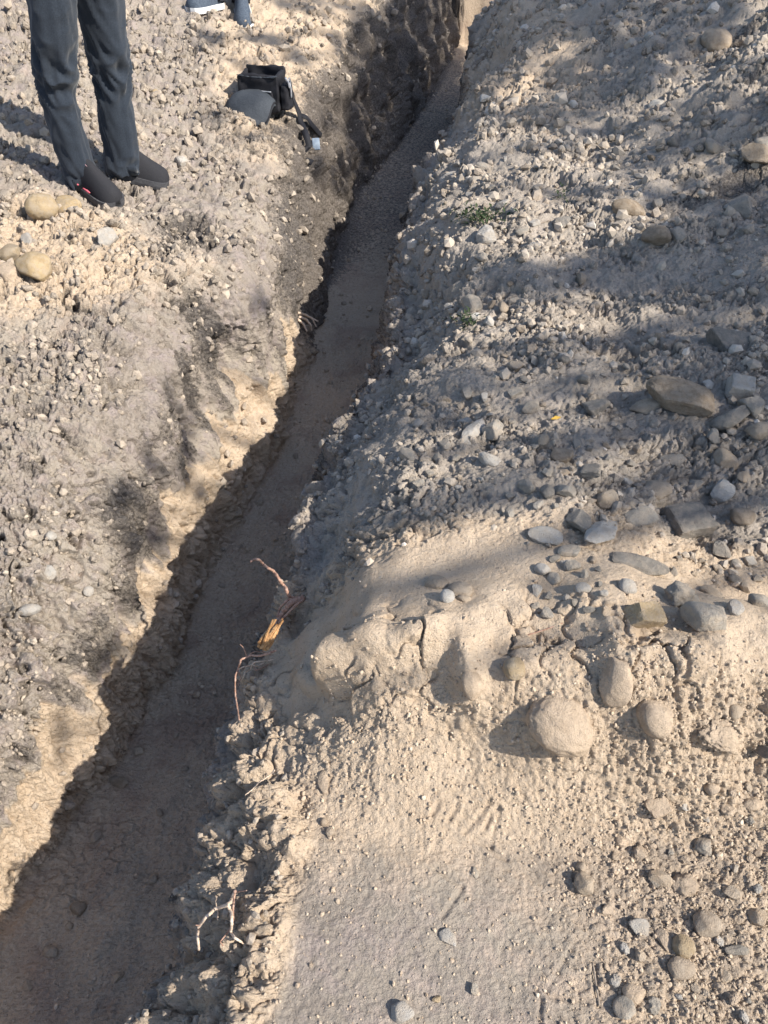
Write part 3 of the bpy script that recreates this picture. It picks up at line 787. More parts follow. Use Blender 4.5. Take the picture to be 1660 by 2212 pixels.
for (box, cnt, (s0, s1), cols, where, grp) in AREAS:
    k = 0; tries = 0
    while k < cnt and tries < 2000:
        tries += 1
        px, py = random.uniform(box[0], box[2]), random.uniform(box[1], box[3])
        if px > 1640: continue
        sz = s0 + (s1 - s0) * random.random() ** 2
        if any((px - a) ** 2 + (py - b) ** 2 < (r + sz * .5) ** 2 for a, b, r in stones_placed): continue
        loc, n, d = hit(px, py)
        if loc.x < RLx(loc.y) + .02: continue
        q = random.choice([0, 1, 5, 8, 9, 8]) if box[1] > 1600 else random.randrange(8); col = random.choice(cols)
        o = link('stone', template(q, col))
        dep = (loc - CAMP).dot(Vector((0, math.cos(PITCH), -math.sin(PITCH))))
        a = sz / 2 * dep / FPX
        o.scale = (a * random.uniform(.9, 1.3), a * random.uniform(.7, 1.05), a * random.uniform(.5, .8))
        o.rotation_euler = (random.uniform(-.4, .4), random.uniform(-.4, .4), random.uniform(0, 6.28))
        o.location = loc + Vector((0, 0, o.scale.z * .45))
        tone = {'dusty': 'dust coated', 'tan': 'tan', 'grey': 'grey', 'dark': 'dark grey', 'pale': 'pale', 'brown': 'brown', 'ochre': 'ochre', 'white': 'white'}[col]
        size = 'tiny' if sz < s0 + (s1 - s0) * .12 else 'small' if sz < s0 + (s1 - s0) * .5 else 'medium'
        tag(o, f'{size} {tone} {KINDW[TEMPL[q][0]]} stone {where}', 'stone', grp)
        stones_placed.append((px, py, sz * .5))
        k += 1

# ------------------------------------------------------------------ gravel and crumbs: nobody could count them
BASE = []
for q in range(10):
    BASE.append(stone_verts(500 + q, ['angular', 'angular', 'block', 'slab', 'worn'][q % 5], 2 if q < 0 else 1))
Gf = G.reshape(-1, 3)
area = np.zeros((NR, NC), np.float32)
eu = np.linalg.norm(np.diff(G, axis=1), axis=2); ev = np.linalg.norm(np.diff(G, axis=0), axis=2)
area[:-1, :-1] = eu[:-1] * ev[:, :-1]
area = area.ravel()
depth_v = Gf[:, 1] * math.cos(PITCH) - (Gf[:, 2] - CAM_H) * math.sin(PITCH)
inview = (depth_v > .2) & (Gf[:, 0] > -depth_v * .53 - .7) & (Gf[:, 0] < depth_v * .53 + 1.1) & (Gf[:, 1] > -.25) & (Gf[:, 1] < 9)

def scatter(name, mask, count, smin, smax, power, mat, cols, label, cat, base_sub=None, sink=.25):
    w = (area * mask * inview) / np.maximum(depth_v, .8) ** 1.1
    w = w / w.sum()
    pick = rng.choice(len(w), size=count, p=w)
    pos = Gf[pick] + rng.normal(0, .002, (count, 3)) * np.array([1, 1, 0])
    sz = smin * (smax / smin) ** (rng.random(count) ** power)
    sz = sz * np.clip(depth_v[pick] / 2.0, .7, 2.2)
    # random rotations
    qn = rng.normal(size=(count, 4)); qn /= np.linalg.norm(qn, axis=1, keepdims=True)
    a, b, c, d = qn.T
    R = np.stack([a*a+b*b-c*c-d*d, 2*(b*c-a*d), 2*(b*d+a*c), 2*(b*c+a*d), a*a-b*b+c*c-d*d, 2*(c*d-a*b), 2*(b*d-a*c), 2*(c*d+a*b), a*a-b*b-c*c+d*d], 1).reshape(-1, 3, 3)
    S = rng.uniform(.6, 1.15, (count, 3))
    kind = rng.integers(0, len(BASE), count)
    V, F, T = [], [], []
    tint = rng.random(count)
    base = 0
    for q in range(len(BASE)):
        m = kind == q
        if not m.any(): continue
        bv, bf = BASE[q]
        vv = bv[None] * (S[m] * sz[m][:, None] * .5)[:, None, :]
        vv = np.einsum('nij,nkj->nki', R[m], vv)
        vv = vv + pos[m][:, None, :]
        vv[:, :, 2] += (sz[m] * .5 * (1 - 2 * sink) * .7)[:, None]
        V.append(vv.reshape(-1, 3))
        n = m.sum()
        F.append((bf[None] + (np.arange(n) * len(bv))[:, None, None] + base).reshape(-1, 3))
        T.append(np.repeat(tint[m], len(bv)))
        base += n * len(bv)
    me = mesh_np(name, np.concatenate(V), np.concatenate(F), smooth=False)
    fattr(me, 'tint', np.concatenate(T))
    o = link(name, me, mat)
    return tag(o, label, cat, kind='stuff')

def gravel_material(name, ramp):
    m = NT(name)
    m.rough(.9); m.b.inputs['Specular IOR Level'].default_value = .12
    t = m.attr('tint')
    cr = m.n('ShaderNodeValToRGB'); m.l(t, cr.inputs[0])
    e = cr.color_ramp.elements
    while len(e) < len(ramp): e.new(.5)
    for k, (p, c) in enumerate(ramp):
        e[k].position = p; e[k].color = (*c, 1)
    pos = m.n('ShaderNodeNewGeometry').outputs['Position']
    nz = m.noise(160, 4, .7, vec=pos)
    m.color(m.mix(m.remap(nz, .36, .66, 0, .7), cr.outputs[0], (.43, .36, .285)))
    m.bump(m.noise(500, 3, .6, vec=pos), .5, .002)
    return m.m
GRV = gravel_material('gravel_mix', [(0, (.15, .13, .115)), (.25, (.26, .225, .19)), (.6, (.35, .30, .245)), (.92, (.45, .39, .325)), (1, (.60, .55, .49))])
CRB = gravel_material('soil_crumb_mix', [(0, (.13, .11, .09)), (.4, (.245, .205, .168)), (.85, (.335, .28, .225)), (1, (.42, .36, .29))])
SND = gravel_material('sand_grit_mix', [(0, (.30, .225, .16)), (.5, (.42, .325, .235)), (.9, (.50, .40, .295)), (1, (.56, .47, .37))])
edge_m = m_right * np.exp(-(d_r / .25) ** 2) * sstep(1.6, 2.2, yy)
clump = sstep(-.25, .45, fbm(P3, 3.2, 3, 300.0))
scatter('gravel', rubble * (.05 + 1.0 * clump ** 3) * (1 + edge_m) * (1 - .75 * heapm) + .25 * heapm * clump, 20000, .003, .042, 3.8, GRV, None, 'grey gravel and stone chips strewn over the right spoil slope', 'gravel', sink=.38)
scatter('soil_crumbs', m_left * (.25 + .9 * clump) + m_wr * .5 + rubble * .35 + m_wl * .12, 84000, .0025, .034, 3.8, CRB, None, 'loose crumbs of dry grey brown soil over the left bank', 'soil crumbs', sink=.3)
scatter('sand_grit', (bench * (.35 + .6 * clump) + benchgrit * (.4 + 1.5 * clump) + face * (.25 + .5 * clump)) * (1 - plate), 110000, .0018, .016, 3.6, SND, None, 'sandy grit and small pebbles over the mound and the flat bench', 'grit', sink=.38)
FLC = gravel_material('floor_crumb_mix', [(0, (.33, .26, .19)), (.5, (.45, .35, .26)), (1, (.56, .45, .34))])
scatter('floor_crumbs', m_floor * (.15 + clump), 2600, .003, .018, 3.2, FLC, None, 'few loose crumbs fallen on the trench floor', 'soil crumbs')
# ------------------------------------------------------------------ simple materials
def plain(name, c1, c2=None, rough=.8, scale=60, spec=.25, bump=.3, dist=.002, stretch=None, sheen=0):
    m = NT(name)
    m.rough(rough); m.b.inputs['Specular IOR Level'].default_value = spec
    c2 = c2 or tuple(min(1, x * 1.35) for x in c1)
    nz = m.noise(scale, 4, .6, stretch=stretch)
    m.color(m.mix(m.remap(nz, .35, .68), c1, c2))
    m.bump(m.noise(scale * 5, 3, .6, stretch=stretch), bump, dist)
    if sheen: m.b.inputs['Sheen Weight'].default_value = sheen
    return m.m
M_TROUSER = plain('slate_trouser_cloth', (.018, .024, .034), (.028, .036, .050), .88, 220, .2, .25, .001, sheen=.15)
M_SHOE = plain('black_knit', (.020, .020, .024), (.034, .034, .038), .85, 500, .2, .5, .001)
M_SOLE = plain('black_rubber', (.05, .05, .055), (.075, .075, .08), .6, 80)
M_PINK = plain('coral_trim', (.55, .10, .14), (.62, .17, .20), .7, 200)
M_PALEPINK = plain('pale_pink_tab', (.60, .34, .37), (.66, .42, .44), .7, 200)
M_SKIN = plain('skin', (.52, .32, .23), (.58, .37, .27), .6, 30, .3, .1)
M_JACKET = plain('dark_jacket', (.030, .033, .040), (.042, .046, .055), .9, 120)
M_HAIR = plain('dark_hair', (.03, .022, .018), (.05, .04, .03), .7, 200)
M_BAG = plain('black_nylon', (.012, .012, .015), (.022, .022, .027), .75, 300, .25)
M_BAGGREY = plain('charcoal_flap', (.040, .046, .055), (.058, .066, .078), .8, 200, .25)
M_LINING = plain('dark_brown_lining', (.030, .024, .026), (.040, .032, .034), .9, 200)
M_METAL = plain('grey_metal', (.30, .31, .33), (.4, .4, .42), .35, 50, .5)
M_TAG = plain('pale_blue_plastic', (.16, .20, .26), (.22, .27, .33), .5, 60)
M_ROOT = plain('reddish_root_bark', (.30, .17, .12), (.46, .31, .24), .9, 120)
M_ROOTPALE = plain('pale_root_bark', (.50, .38, .28), (.62, .50, .40), .9, 120)
M_WOOD = plain('fresh_split_wood', (.38, .19, .075), (.54, .32, .15), .75, 45, .2, .6, .003)
M_LEAF = plain('weed_leaf', (.022, .036, .012), (.045, .066, .026), .6, 40)
M_NEEDLE = plain('pine_needle', (.035, .065, .025), (.06, .10, .035), .7, 20)
M_BARK = plain('pine_bark', (.14, .09, .06), (.24, .16, .11), .95, 20, .1, .8, .01)
M_YELLOW = plain('yellow_leaf', (.50, .31, .05), (.58, .38, .09), .6, 60)
M_TWIG = plain('grey_twig', (.20, .16, .13), (.30, .25, .20), .9, 80)
M_SOLEWHITE = plain('white_sole', (.62, .62, .62), (.7, .7, .7), .6, 60)
M_SNEAKER = plain('blue_grey_sneaker', (.045, .06, .085), (.08, .10, .13), .8, 120)
M_DARKCLOTH = plain('black_trouser_cloth', (.022, .025, .032), (.032, .036, .045), .9, 150)

def empty(name, loc, rz=0):
    o = bpy.data.objects.new(name, None); COL.objects.link(o)
    o.empty_display_size = .05
    o.location = loc; o.rotation_euler = (0, 0, rz)
    return o

def tube(pts, radii, seg=8, wob=0.0, seed=0, cap=True):
    """smooth tapering tube through pts -> verts, quads(+tris as quads)"""
    P = np.array([tuple(p) for p in pts], float)
    n = len(P)
    if n > 2:
        t0 = np.arange(n); m = (n - 1) * 5 + 1; t = np.linspace(0, n - 1, m)
        Q = []
        for tt in t:
            i = min(int(tt), n - 2); f = tt - i
            p0, p1, p2, p3 = P[max(i - 1, 0)], P[i], P[i + 1], P[min(i + 2, n - 1)]
            Q.append(.5 * ((2 * p1) + (-p0 + p2) * f + (2 * p0 - 5 * p1 + 4 * p2 - p3) * f * f + (-p0 + 3 * p1 - 3 * p2 + p3) * f ** 3))
        R = np.interp(t, t0, radii); P = np.array(Q)
    else:
        R = np.array(radii, float)
    if wob:
        r_ = np.random.default_rng(seed); P = P + r_.normal(0, 1, P.shape) * wob * R[:, None]
        R = R * (1 + r_.normal(0, .12, len(R)))
    T = np.gradient(P, axis=0); T /= np.linalg.norm(T, axis=1, keepdims=True) + 1e-9
    up = np.array([0, 0, 1.0]) if abs(T[0][2]) < .9 else np.array([1.0, 0, 0])
    V = []
    for i in range(len(P)):
        a = np.cross(T[i], up); a /= np.linalg.norm(a) + 1e-9
        b = np.cross(a, T[i]); up = b
        for k in range(seg):
            an = 2 * math.pi * k / seg
            V.append(P[i] + R[i] * (math.cos(an) * a + math.sin(an) * b))
    F = []
    for i in range(len(P) - 1):
        for k in range(seg):
            k2 = (k + 1) % seg
            F.append([i * seg + k, i * seg + k2, (i + 1) * seg + k2, (i + 1) * seg + k])
    b0 = len(V); V.append(P[0]); V.append(P[-1])
    e = (len(P) - 1) * seg
    for k in range(0, seg, 2):
        F.append([b0, (k + 2) % seg, (k + 1) % seg, k])
        F.append([b0 + 1, e + k, e + (k + 1) % seg, e + (k + 2) % seg])
    return np.array(V), np.array(F)
class MB:
    def __init__(s): s.v = []; s.f = []; s.n = 0
    def add(s, v, f):
        f = np.array(f)
        if f.shape[1] == 3: f = np.concatenate([f, f[:, 2:3]], 1)
        s.v.append(np.array(v, float)); s.f += [[int(x) + s.n for x in q] for q in f]; s.n += len(v)
        return s
    def build(s, name, mat, parent=None, origin=None, smooth=True):
        V = np.concatenate(s.v)
        if origin is not None: V = V - np.array(origin)
        F = []
        for q in s.f:
            u = []
            for x in q:
                if x not in u: u.append(x)
            if len(u) >= 3: F.append(u)
        me = bpy.data.meshes.new(name); me.from_pydata(V.tolist(), [], F)
        if smooth: me.polygons.foreach_set('use_smooth', [True] * len(me.polygons))
        o = link(name, me, mat, parent)
        if origin is not None and parent is None: o.location = origin
        return o
def loft(rings, closed=True, cap=True):
    """rings: (m, n, 3)"""
    m, n = len(rings), len(rings[0])
    V = np.array(rings).reshape(-1, 3); F = []
    for i in range(m - 1):
        for k in range(n if closed else n - 1):
            k2 = (k + 1) % n
            F.append([i * n + k, i * n + k2, (i + 1) * n + k2, (i + 1) * n + k])
    if cap:
        V = np.concatenate([V, [np.mean(rings[0], 0), np.mean(rings[-1], 0)]])
        for k in range(n):
            k2 = (k + 1) % n
            F.append([m * n, k2, k, k]); F.append([m * n + 1, (m - 1) * n + k, (m - 1) * n + k2, (m - 1) * n + k2])
    return V, np.array(F)

# ------------------------------------------------------------------ people
def shoe_rings(heel, toe, ang_up=0):
    """returns rings of the upper and of the sole in world space"""
    ax = Vector(toe) - Vector(heel); L = ax.length
    ax.normalize(); side = Vector((0, 0, 1)).cross(ax).normalized(); up = ax.cross(side)
    s_ = [0, .03, .09, .18, .30, .42, .55, .68, .80, .90, .96, 1.0]
    hw = [.018, .031, .039, .041, .041, .043, .048, .053, .054, .048, .036, .014]
    ht = [.070, .105, .122, .128, .126, .116, .098, .082, .070, .060, .050, .030]
    k = 1.2 * L / .29
    up_r, so_r = [], []
    for a, w, h in zip(s_, hw, ht):
        c = Vector(heel) + ax * (a * L)
        w *= k; h *= k
        off = .006 * math.sin(a * math.pi) * k
        r = []
        for q in range(20):
            an = 2 * math.pi * q / 20
            x = math.cos(an); y = math.sin(an)
            xx_ = math.copysign(abs(x) ** .7, x) * w; yy_ = max(y, -.15)
            yy_ = (abs(yy_) ** .85 * h if yy_ > 0 else yy_ * .05)
            taper = 1 - .35 * max(y, 0) ** 1.5
            r.append(c + side * (xx_ * taper + off) + up * (yy_ + .018))
        up_r.append(r)
        so_r.append([(c + side * ((w + .005) * sg + off) + up * zz_) for sg, zz_ in ((-1, .0), (-1.04, .014), (-1, .032), (1, .032), (1.04, .014), (1, .0))])
    return up_r, so_r, ax, side, up, L

def make_person(label, feet, legs, trouser_mat, shoe_mat, sole_mat, facing, trims=True, group=None):
    base = Vector((sum(f[0].x + f[1].x for f in feet) / 4, sum(f[0].y + f[1].y for f in feet) / 4, min(f[0].z for f in feet)))
    fz = math.atan2(facing.y, facing.x)
    fx, fy = facing.normalized(), Vector((0, 0, 1)).cross(facing).normalized()   # forward, his left
    lean = Vector((0, 0, 0))
    ank = [f[0].lerp(f[1], .24) + Vector((0, 0, .09)) for f in feet]
    pel = (ank[0] + ank[1]) / 2; pel.z = base.z + .90
    hipsrc = [l[-1][0] for l in legs]
    pel.x = (hipsrc[0].x + hipsrc[1].x) / 2; pel.y = (hipsrc[0].y + hipsrc[1].y) / 2
    # which foot is on his left
    lf = 0 if (ank[0] - ank[1]).dot(fy) > 0 else 1
    # body: one continuous skinned figure
    V, E, R = [], [], []
    def jt(p, r, prev=None):
        V.append(tuple(Vector(p) - base)); R.append(r)
        if prev is not None: E.append((prev, len(V) - 1))
        return len(V) - 1
    up = Vector((0, 0, 1))
    p0 = jt(pel + up * .02, .10); belly = jt(pel + up * .16, .125, p0); chest = jt(pel + up * .38, .135, belly)
    nk0 = jt(pel + up * .52, .07, chest); nk = jt(pel + up * .58 + fx * .01, .052, nk0)
    jaw = jt(pel + up * .66 + fx * .03, .066, nk); hd = jt(pel + up * .74 + fx * .025, .082, jaw); cr = jt(pel + up * .81 + fx * .01, .066, hd)
    jt(pel + up * .715 + fx * .118, .011, hd)                       # nose
    for sgn in (1, -1):
        jt(pel + up * .72 + fy * (sgn * .088), .014, hd)            # ears
        sh = jt(pel + up * .47 + fy * (sgn * .185), .058, chest)
        el = jt(pel + up * .20 + fy * (sgn * .25) - fx * .02, .042, sh)
        wr = jt(pel + up * .22 + fy * (sgn * .15) + fx * .22, .027, el)
        pm = jt(pel + up * .235 + fy * (sgn * .12) + fx * .28, .026, wr)
        for q, (vz, ln) in enumerate(((.028, .085), (.01, .095), (-.009, .088), (-.027, .068))):
            b_ = jt(pel + up * (.245 + vz) + fy * (sgn * .11) + fx * .32, .0095, pm)
            m_ = jt(pel + up * (.245 + vz) + fy * (sgn * .085) + fx * (.32 + ln * .5), .0088, b_)
            jt(pel + up * (.24 + vz) + fy * (sgn * .045) + fx * (.32 + ln * .75), .0075, m_)
        t1 = jt(pel + up * .275 + fy * (sgn * .10) + fx * .29, .010, pm)
        jt(pel + up * .305 + fy * (sgn * .085) + fx * .325, .0085, t1)
        i = lf if sgn == 1 else 1 - lf
        hp = jt(pel - up * .02 + fy * (sgn * .09), .05, p0)
        kn = jt(legs[i][len(legs[i]) // 2][0], .034, hp)
        an = jt(ank[i], .026, kn)
        jt(feet[i][0].lerp(feet[i][1], .60) + up * .04, .018, an)
    me = bpy.data.meshes.new('person'); me.from_pydata(V, E, [])
    body = link('person', me, M_SKIN); body.location = base
    sk = body.modifiers.new('skin', 'SKIN')
    for i, v in enumerate(me.skin_vertices[0].data):
        v.radius = (R[i], R[i]); v.use_root = (i == 0)
    ss = body.modifiers.new('sub', 'SUBSURF'); ss.levels = 1; ss.render_levels = 2
    tag(body, label, 'person', group)
    # trousers: two lofted legs and a seat
    mb = MB(); NR_ = 56
    for li, leg in enumerate(legs):
        zs = [p.z for p, w in leg]
        top = pel.z - .04
        cs = [p for p, w in leg] + [Vector((pel.x, pel.y, 0)) + fy * (.09 if li == lf else -.09) + up * top]
        ws = [w for p, w in leg] + [.105]
        zs = zs + [top]
        o = np.argsort(zs); zs = np.array(zs)[o]; cs = [cs[i] for i in o]; ws = np.array(ws)[o]
        m = 190
        zz_ = np.linspace(zs[0], top, m)
        cx = np.interp(zz_, zs, [c.x for c in cs]); cy = np.interp(zz_, zs, [c.y for c in cs]); w = np.interp(zz_, zs, ws)
        ker = np.ones(15) / 15
        sm = lambda a: np.convolve(np.pad(a, 7, mode='edge'), ker, mode='valid')
        cx, cy, w = sm(cx), sm(cy), sm(w)
        th = np.linspace(0, 2 * math.pi, NR_, endpoint=False)
        TH, ZZ = np.meshgrid(th, zz_)
        rel = (ZZ - zs[0])
        # folds: slanting creases behind the knee, stacked breaks above the shoe
        pn = np.stack([np.cos(TH) * .8 + li * 7, np.sin(TH) * .8, rel * 9 + np.cos(TH - fz) * .9], -1).reshape(-1, 3)
        f1 = np.abs(perlin(pn, 1.5, 3.3 + li * 11)).reshape(TH.shape)
        pd = np.stack([np.cos(TH) * 1.0 + li * 7, np.sin(TH) * 1.0, rel * 5 + .9 * np.sin(TH - fz + li)], -1).reshape(-1, 3)
        f2 = (np.abs(perlin(pd, (1.2, 1.2, 1.5), 21 + li * 5)) - .25).reshape(TH.shape)
        f3 = perlin(pn, (.9, .9, .35), 51 + li * 5).reshape(TH.shape)
        kneew = np.exp(-((rel - .42) / .10) ** 2); ankw = np.exp(-(rel / .07) ** 2)
        crease = .007 * np.exp(-(np.angle(np.exp(1j * (TH - fz))) / .16) ** 2)
        r = w[:, None] * (1 + .10 * f3) + (.050 * kneew + .034 * ankw + .004) * (.22 - f1) - .014 * f2 + crease
        X_ = cx[:, None] + r * np.cos(TH); Y_ = cy[:, None] + r * np.sin(TH)
        Zr = ZZ + .012 * np.cos(TH - fz) * ankw
        rings = np.stack([X_, Y_, Zr], -1)
        inner = rings[0] * .0 + np.stack([cx[0] + (r[0] - .006) * np.cos(th), cy[0] + (r[0] - .006) * np.sin(th), np.full(NR_, zs[0] + .05)], -1)
        V_, F_ = loft(np.concatenate([inner[None], rings]), cap=False)
        mb.add(V_, F_)
    seat = []
    for dz, a, b in ((-.10, .10, .08), (-.06, .165, .115), (0, .185, .125), (.06, .178, .12), (.12, .17, .115)):
        seat.append([pel + up * dz + fy * (a * math.cos(t)) + fx * (b * math.sin(t)) for t in np.linspace(0, 2 * math.pi, 40, endpoint=False)])
    V_, F_ = loft([[tuple(p) for p in r] for r in seat]); mb.add(V_, F_)
    mb.build('trousers', trouser_mat, body, origin=base)
    # jacket: torso and sleeves
    mb = MB(); tr = []
    for dz, a, b in ((.02, .19, .14), (.10, .19, .135), (.22, .19, .14), (.36, .205, .15), (.45, .19, .13), (.52, .11, .09), (.555, .072, .07)):
        tr.append([tuple(pel + up * dz + fy * (a * math.cos(t)) + fx * (b * math.sin(t))) for t in np.linspace(0, 2 * math.pi, 36, endpoint=False)])
    mb.add(*loft(tr))
    for sgn in (1, -1):
        mb.add(*tube([pel + up * .47 + fy * (sgn * .16), pel + up * .36 + fy * (sgn * .22), pel + up * .20 + fy * (sgn * .25) - fx * .02, pel + up * .215 + fy * (sgn * .17) + fx * .17], [.075, .070, .058, .043], 14))
    mb.build('jacket', M_JACKET, body, origin=base)
    hv, hf = ICO[3]
    hv = hv[:, :] * np.array([.094, .088, .09]); keep = hv
    hv = np.where((hv[:, 2:3] < -.01) & (hv[:, 0:1] > 0), hv * .75, hv)
    R3 = np.array(Matrix.Rotation(fz, 3, 'Z'))
    MB().add(hv @ R3.T + np.array(pel + up * .775 - fx * .004), hf).build('hair', M_HAIR, body, origin=base)
    for i, (h, t) in enumerate(feet):
        ur, sr, ax, side, u2, L = shoe_rings(h, t)
        s = MB().add(*loft([[tuple(p) for p in r] for r in ur])).build('shoe', shoe_mat, body, origin=base)
        MB().add(*loft([[tuple(p) for p in r] for r in sr])).build('sole', sole_mat, s, origin=base, smooth=False)
        if trims and i == 0:
            # coral piping low on the outer side, pale tab at the ankle
            sgn = -1
            pts = []
            for a in (.10, .2, .32, .44, .55, .62):
                ww = np.interp(a, [0, .1, .3, .5, .7, 1], [.036, .0415, .0425, .048, .054, .03]) * 1.2 * L / .29
                pts.append(h + ax * (a * L) - side * (ww + .003) + u2 * (.050 + .028 * max(0, .25 - a) * 4))
            MB().add(*tube(pts[:3], [.0035, .005, .003], 6)).build('trim', M_PINK, s, origin=base)
            MB().add(*tube(pts[3:], [.002, .005, .003], 6)).build('trim', M_PINK, s, origin=base)
            tb = h + ax * (.40 * L) + u2 * (.152 * L / .29)
            c_ = [tb + ax * a + side * b + u2 * (c - .35 * a) for a, b, c in ((-.018, -.013, 0), (-.018, .013, 0), (.018, .011, -.004), (.018, -.011, -.004), (-.018, -.013, -.012), (-.018, .013, -.012), (.018, .011, -.018), (.018, -.011, -.018))]
            MB().add([tuple(p) for p in c_], [[0, 1, 2, 3], [7, 6, 5, 4], [0, 4, 5, 1], [1, 5, 6, 2], [2, 6, 7, 3], [3, 7, 4, 0]]).build('tab', M_PALEPINK, s, origin=base)
    return body

def foot(heel_px, toe_px, L=None):
    h, t = hit(*heel_px)[0], hit(*toe_px)[0]
    if L: t = h + (t - h).normalized() * L
    h.z = max(h.z, ground_z(h.x, h.y)) - .004; t.z = ground_z(t.x, t.y) - .004
    return (h, t)
f1 = foot((163, 398), (256, 448)); f2 = foot((240, 378), (364, 402))
print('feet', f1, f2, (f1[1] - f1[0]).length, (f2[1] - f2[0]).length)
def legpts(rows_, y):
    out = []
    for px, py, w in rows_:
        p = at_y(px, py, y); dpt = p.y * math.cos(PITCH) - (p.z - CAM_H) * math.sin(PITCH)
        out.append((p, w / 2 * dpt / FPX))
    return out
y1 = f1[0].lerp(f1[1], .2).y; y2 = f2[0].lerp(f2[1], .2).y
leg1 = legpts([(186, 402, 70), (178, 386, 70), (172, 368, 68), (160, 330, 70), (146, 285, 74), (132, 235, 74), (123, 190, 77), (118, 140, 88), (116, 90, 96), (113, 40, 100), (112, 0, 103)], y1)
leg2 = legpts([(273, 374, 74), (267, 362, 72), (263, 346, 70), (262, 315, 72), (256, 275, 76), (248, 225, 72), (245, 185, 72), (240, 140, 82), (231, 90, 92), (222, 40, 100), (216, 0, 106)], y2)
make_person('person in slate grey trousers and black shoes standing on the left bank in the sun', [f1, f2], [leg1, leg2], M_TROUSER, M_SHOE, M_SOLE, Vector((.75, -.65, 0)))
g1 = foot((478, 14), (428, 22), .27); g2 = foot((522, 16), (524, 46), .28)
yb1 = g1[0].lerp(g1[1], .2).y; yb2 = g2[0].lerp(g2[1], .2).y
lb1 = legpts([(468, 2, 34), (470, -60, 38), (474, -150, 44), (478, -230, 56)], yb1)
lb2 = legpts([(520, 6, 34), (517, -60, 38), (512, -150, 44), (508, -230, 56)], yb2)
make_person('person in dark trousers and white soled sneakers standing further up the left bank', [g1, g2], [lb1, lb2], M_DARKCLOTH, M_SNEAKER, M_SOLEWHITE, Vector((-.2, -1, 0)), trims=False)

# ------------------------------------------------------------------ camera bag
bl, bn, bd = hit(562, 243)
bl.z += .025
bag = empty('camera_bag', bl, math.radians(-12))
tag(bag, 'open black camera bag with a grey front flap on the left bank', 'bag')
def rbox(mb, x0, x1, y0, y1, z0, z1, r=.008):
    """box with softened vertical edges"""
    def ring(z, k):
        pts = []
        for (cx_, cy_, a0) in ((x1 - r, y1 - r, 0), (x0 + r, y1 - r, 90), (x0 + r, y0 + r, 180), (x1 - r, y0 + r, 270)):
            for a in (0, 30, 60, 90):
                t = math.radians(a0 + a); pts.append((cx_ + (r - k) * math.cos(t), cy_ + (r - k) * math.sin(t), z))
        return pts
    h = min(r, (z1 - z0) / 3) * .6
    mb.add(*loft([ring(z0, h), ring(z0 + h, 0), ring(z1 - h, 0), ring(z1, h)]))
    return mb
bw, bdp, bh = .225, .165, .160
mb = MB()
rbox(mb, -bw / 2, bw / 2, 0, .022, -.02, bh); rbox(mb, -bw / 2, bw / 2, bdp - .022, bdp, -.02, bh + .012)
rbox(mb, -bw / 2, -bw / 2 + .02, .018, bdp - .018, -.02, bh - .004); rbox(mb, bw / 2 - .02, bw / 2, .018, bdp - .018, -.02, bh - .004)
rbox(mb, -bw / 2 + .01, bw / 2 - .01, .012, bdp - .012, -.02, .012)
mb.build('body', M_BAG, bag)
mb = MB(); rbox(mb, -.088, .088, .0225, .030, .012, bh - .012, .003); rbox(mb, .045, .052, .03, bdp - .024, .012, bh - .03, .003)
mb.build('lining', M_LINING, bag)
mb = MB(); rbox(mb, bw / 2 - .002, bw / 2 + .05, .02, bdp - .03, -.02, bh * .72, .018)
pk = mb.build('side_pocket', M_BAG, bag)
ringp = [Vector((bw / 2 + .054, .05 + .018 * math.cos(t), .12 + .024 * math.sin(t))) for t in np.linspace(0, 2 * math.pi, 13)]
MB().add(*tube(ringp, [.0035] * 13, 6)).build('ring', M_METAL, pk)
MB().add(*tube([Vector((bw / 2 + .04, .03, .15)), Vector((bw / 2 + .056, .05, .10)), Vector((bw / 2 + .05, .07, .04))], [.006, .007, .005], 6)).build('webbing', M_METAL, pk)
mb = MB(); rbox(mb, -.085, .085, -.016, .002, .0, .085, .01)
fp = mb.build('front_pocket', M_BAG, bag)
MB().add(*tube([Vector((-.08, -.015, .088)), Vector((0, -.019, .091)), Vector((.08, -.015, .088))], [.003] * 3, 6)).build('zip', M_METAL, fp)
MB().add(*tube([Vector((-bw / 2, -.002, bh)), Vector((0, -.004, bh - .008)), Vector((bw / 2, -.002, bh))], [.004] * 3, 6)).build('rim_piping', M_BAGGREY, bag)
# front flap: a padded panel folded down in front of the body
rows_f = []
for i in range(13):
    s = i / 12
    y = .0 - .155 * s; zc = .105 * (1 - s) ** 1.1 + .045 * math.sin(math.pi * min(1, s * 1.05)) - .012
    half = .115 + .012 * math.sin(math.pi * s) - .03 * max(0, s - .8) / .2
    rows_f.append([(half * u - .02 - .018 * s, y - .012 * (1 - u * u) * s, zc - .05 * abs(u) ** 3 * (1 - .4 * s)) for u in np.linspace(-1, 1, 17)])
top = np.array(rows_f); bot = top.copy(); bot[:, :, 2] -= .03
VV = np.concatenate([top.reshape(-1, 3), bot.reshape(-1, 3)])
m_, n_ = top.shape[:2]; FF = []
for i in range(m_ - 1):
    for j in range(n_ - 1):
        a = i * n_ + j; FF.append([a, a + n_, a + n_ + 1, a + 1]); b = a + m_ * n_; FF.append([b, b + 1, b + n_ + 1, b + n_])
for i in range(m_ - 1):
    for j, fl_ in ((0, 0), (n_ - 1, 1)):
        a = i * n_ + j; b = a + m_ * n_; FF.append([a, b, b + n_, a + n_] if fl_ == 0 else [a, a + n_, b + n_, b])
for j in range(n_ - 1):
    a = j; b = a + m_ * n_; FF.append([a, a + 1, b + 1, b]); a = (m_ - 1) * n_ + j; b = a + m_ * n_; FF.append([a, b, b + 1, a + 1])
flap = MB().add(VV, FF).build('flap', M_BAGGREY, bag)
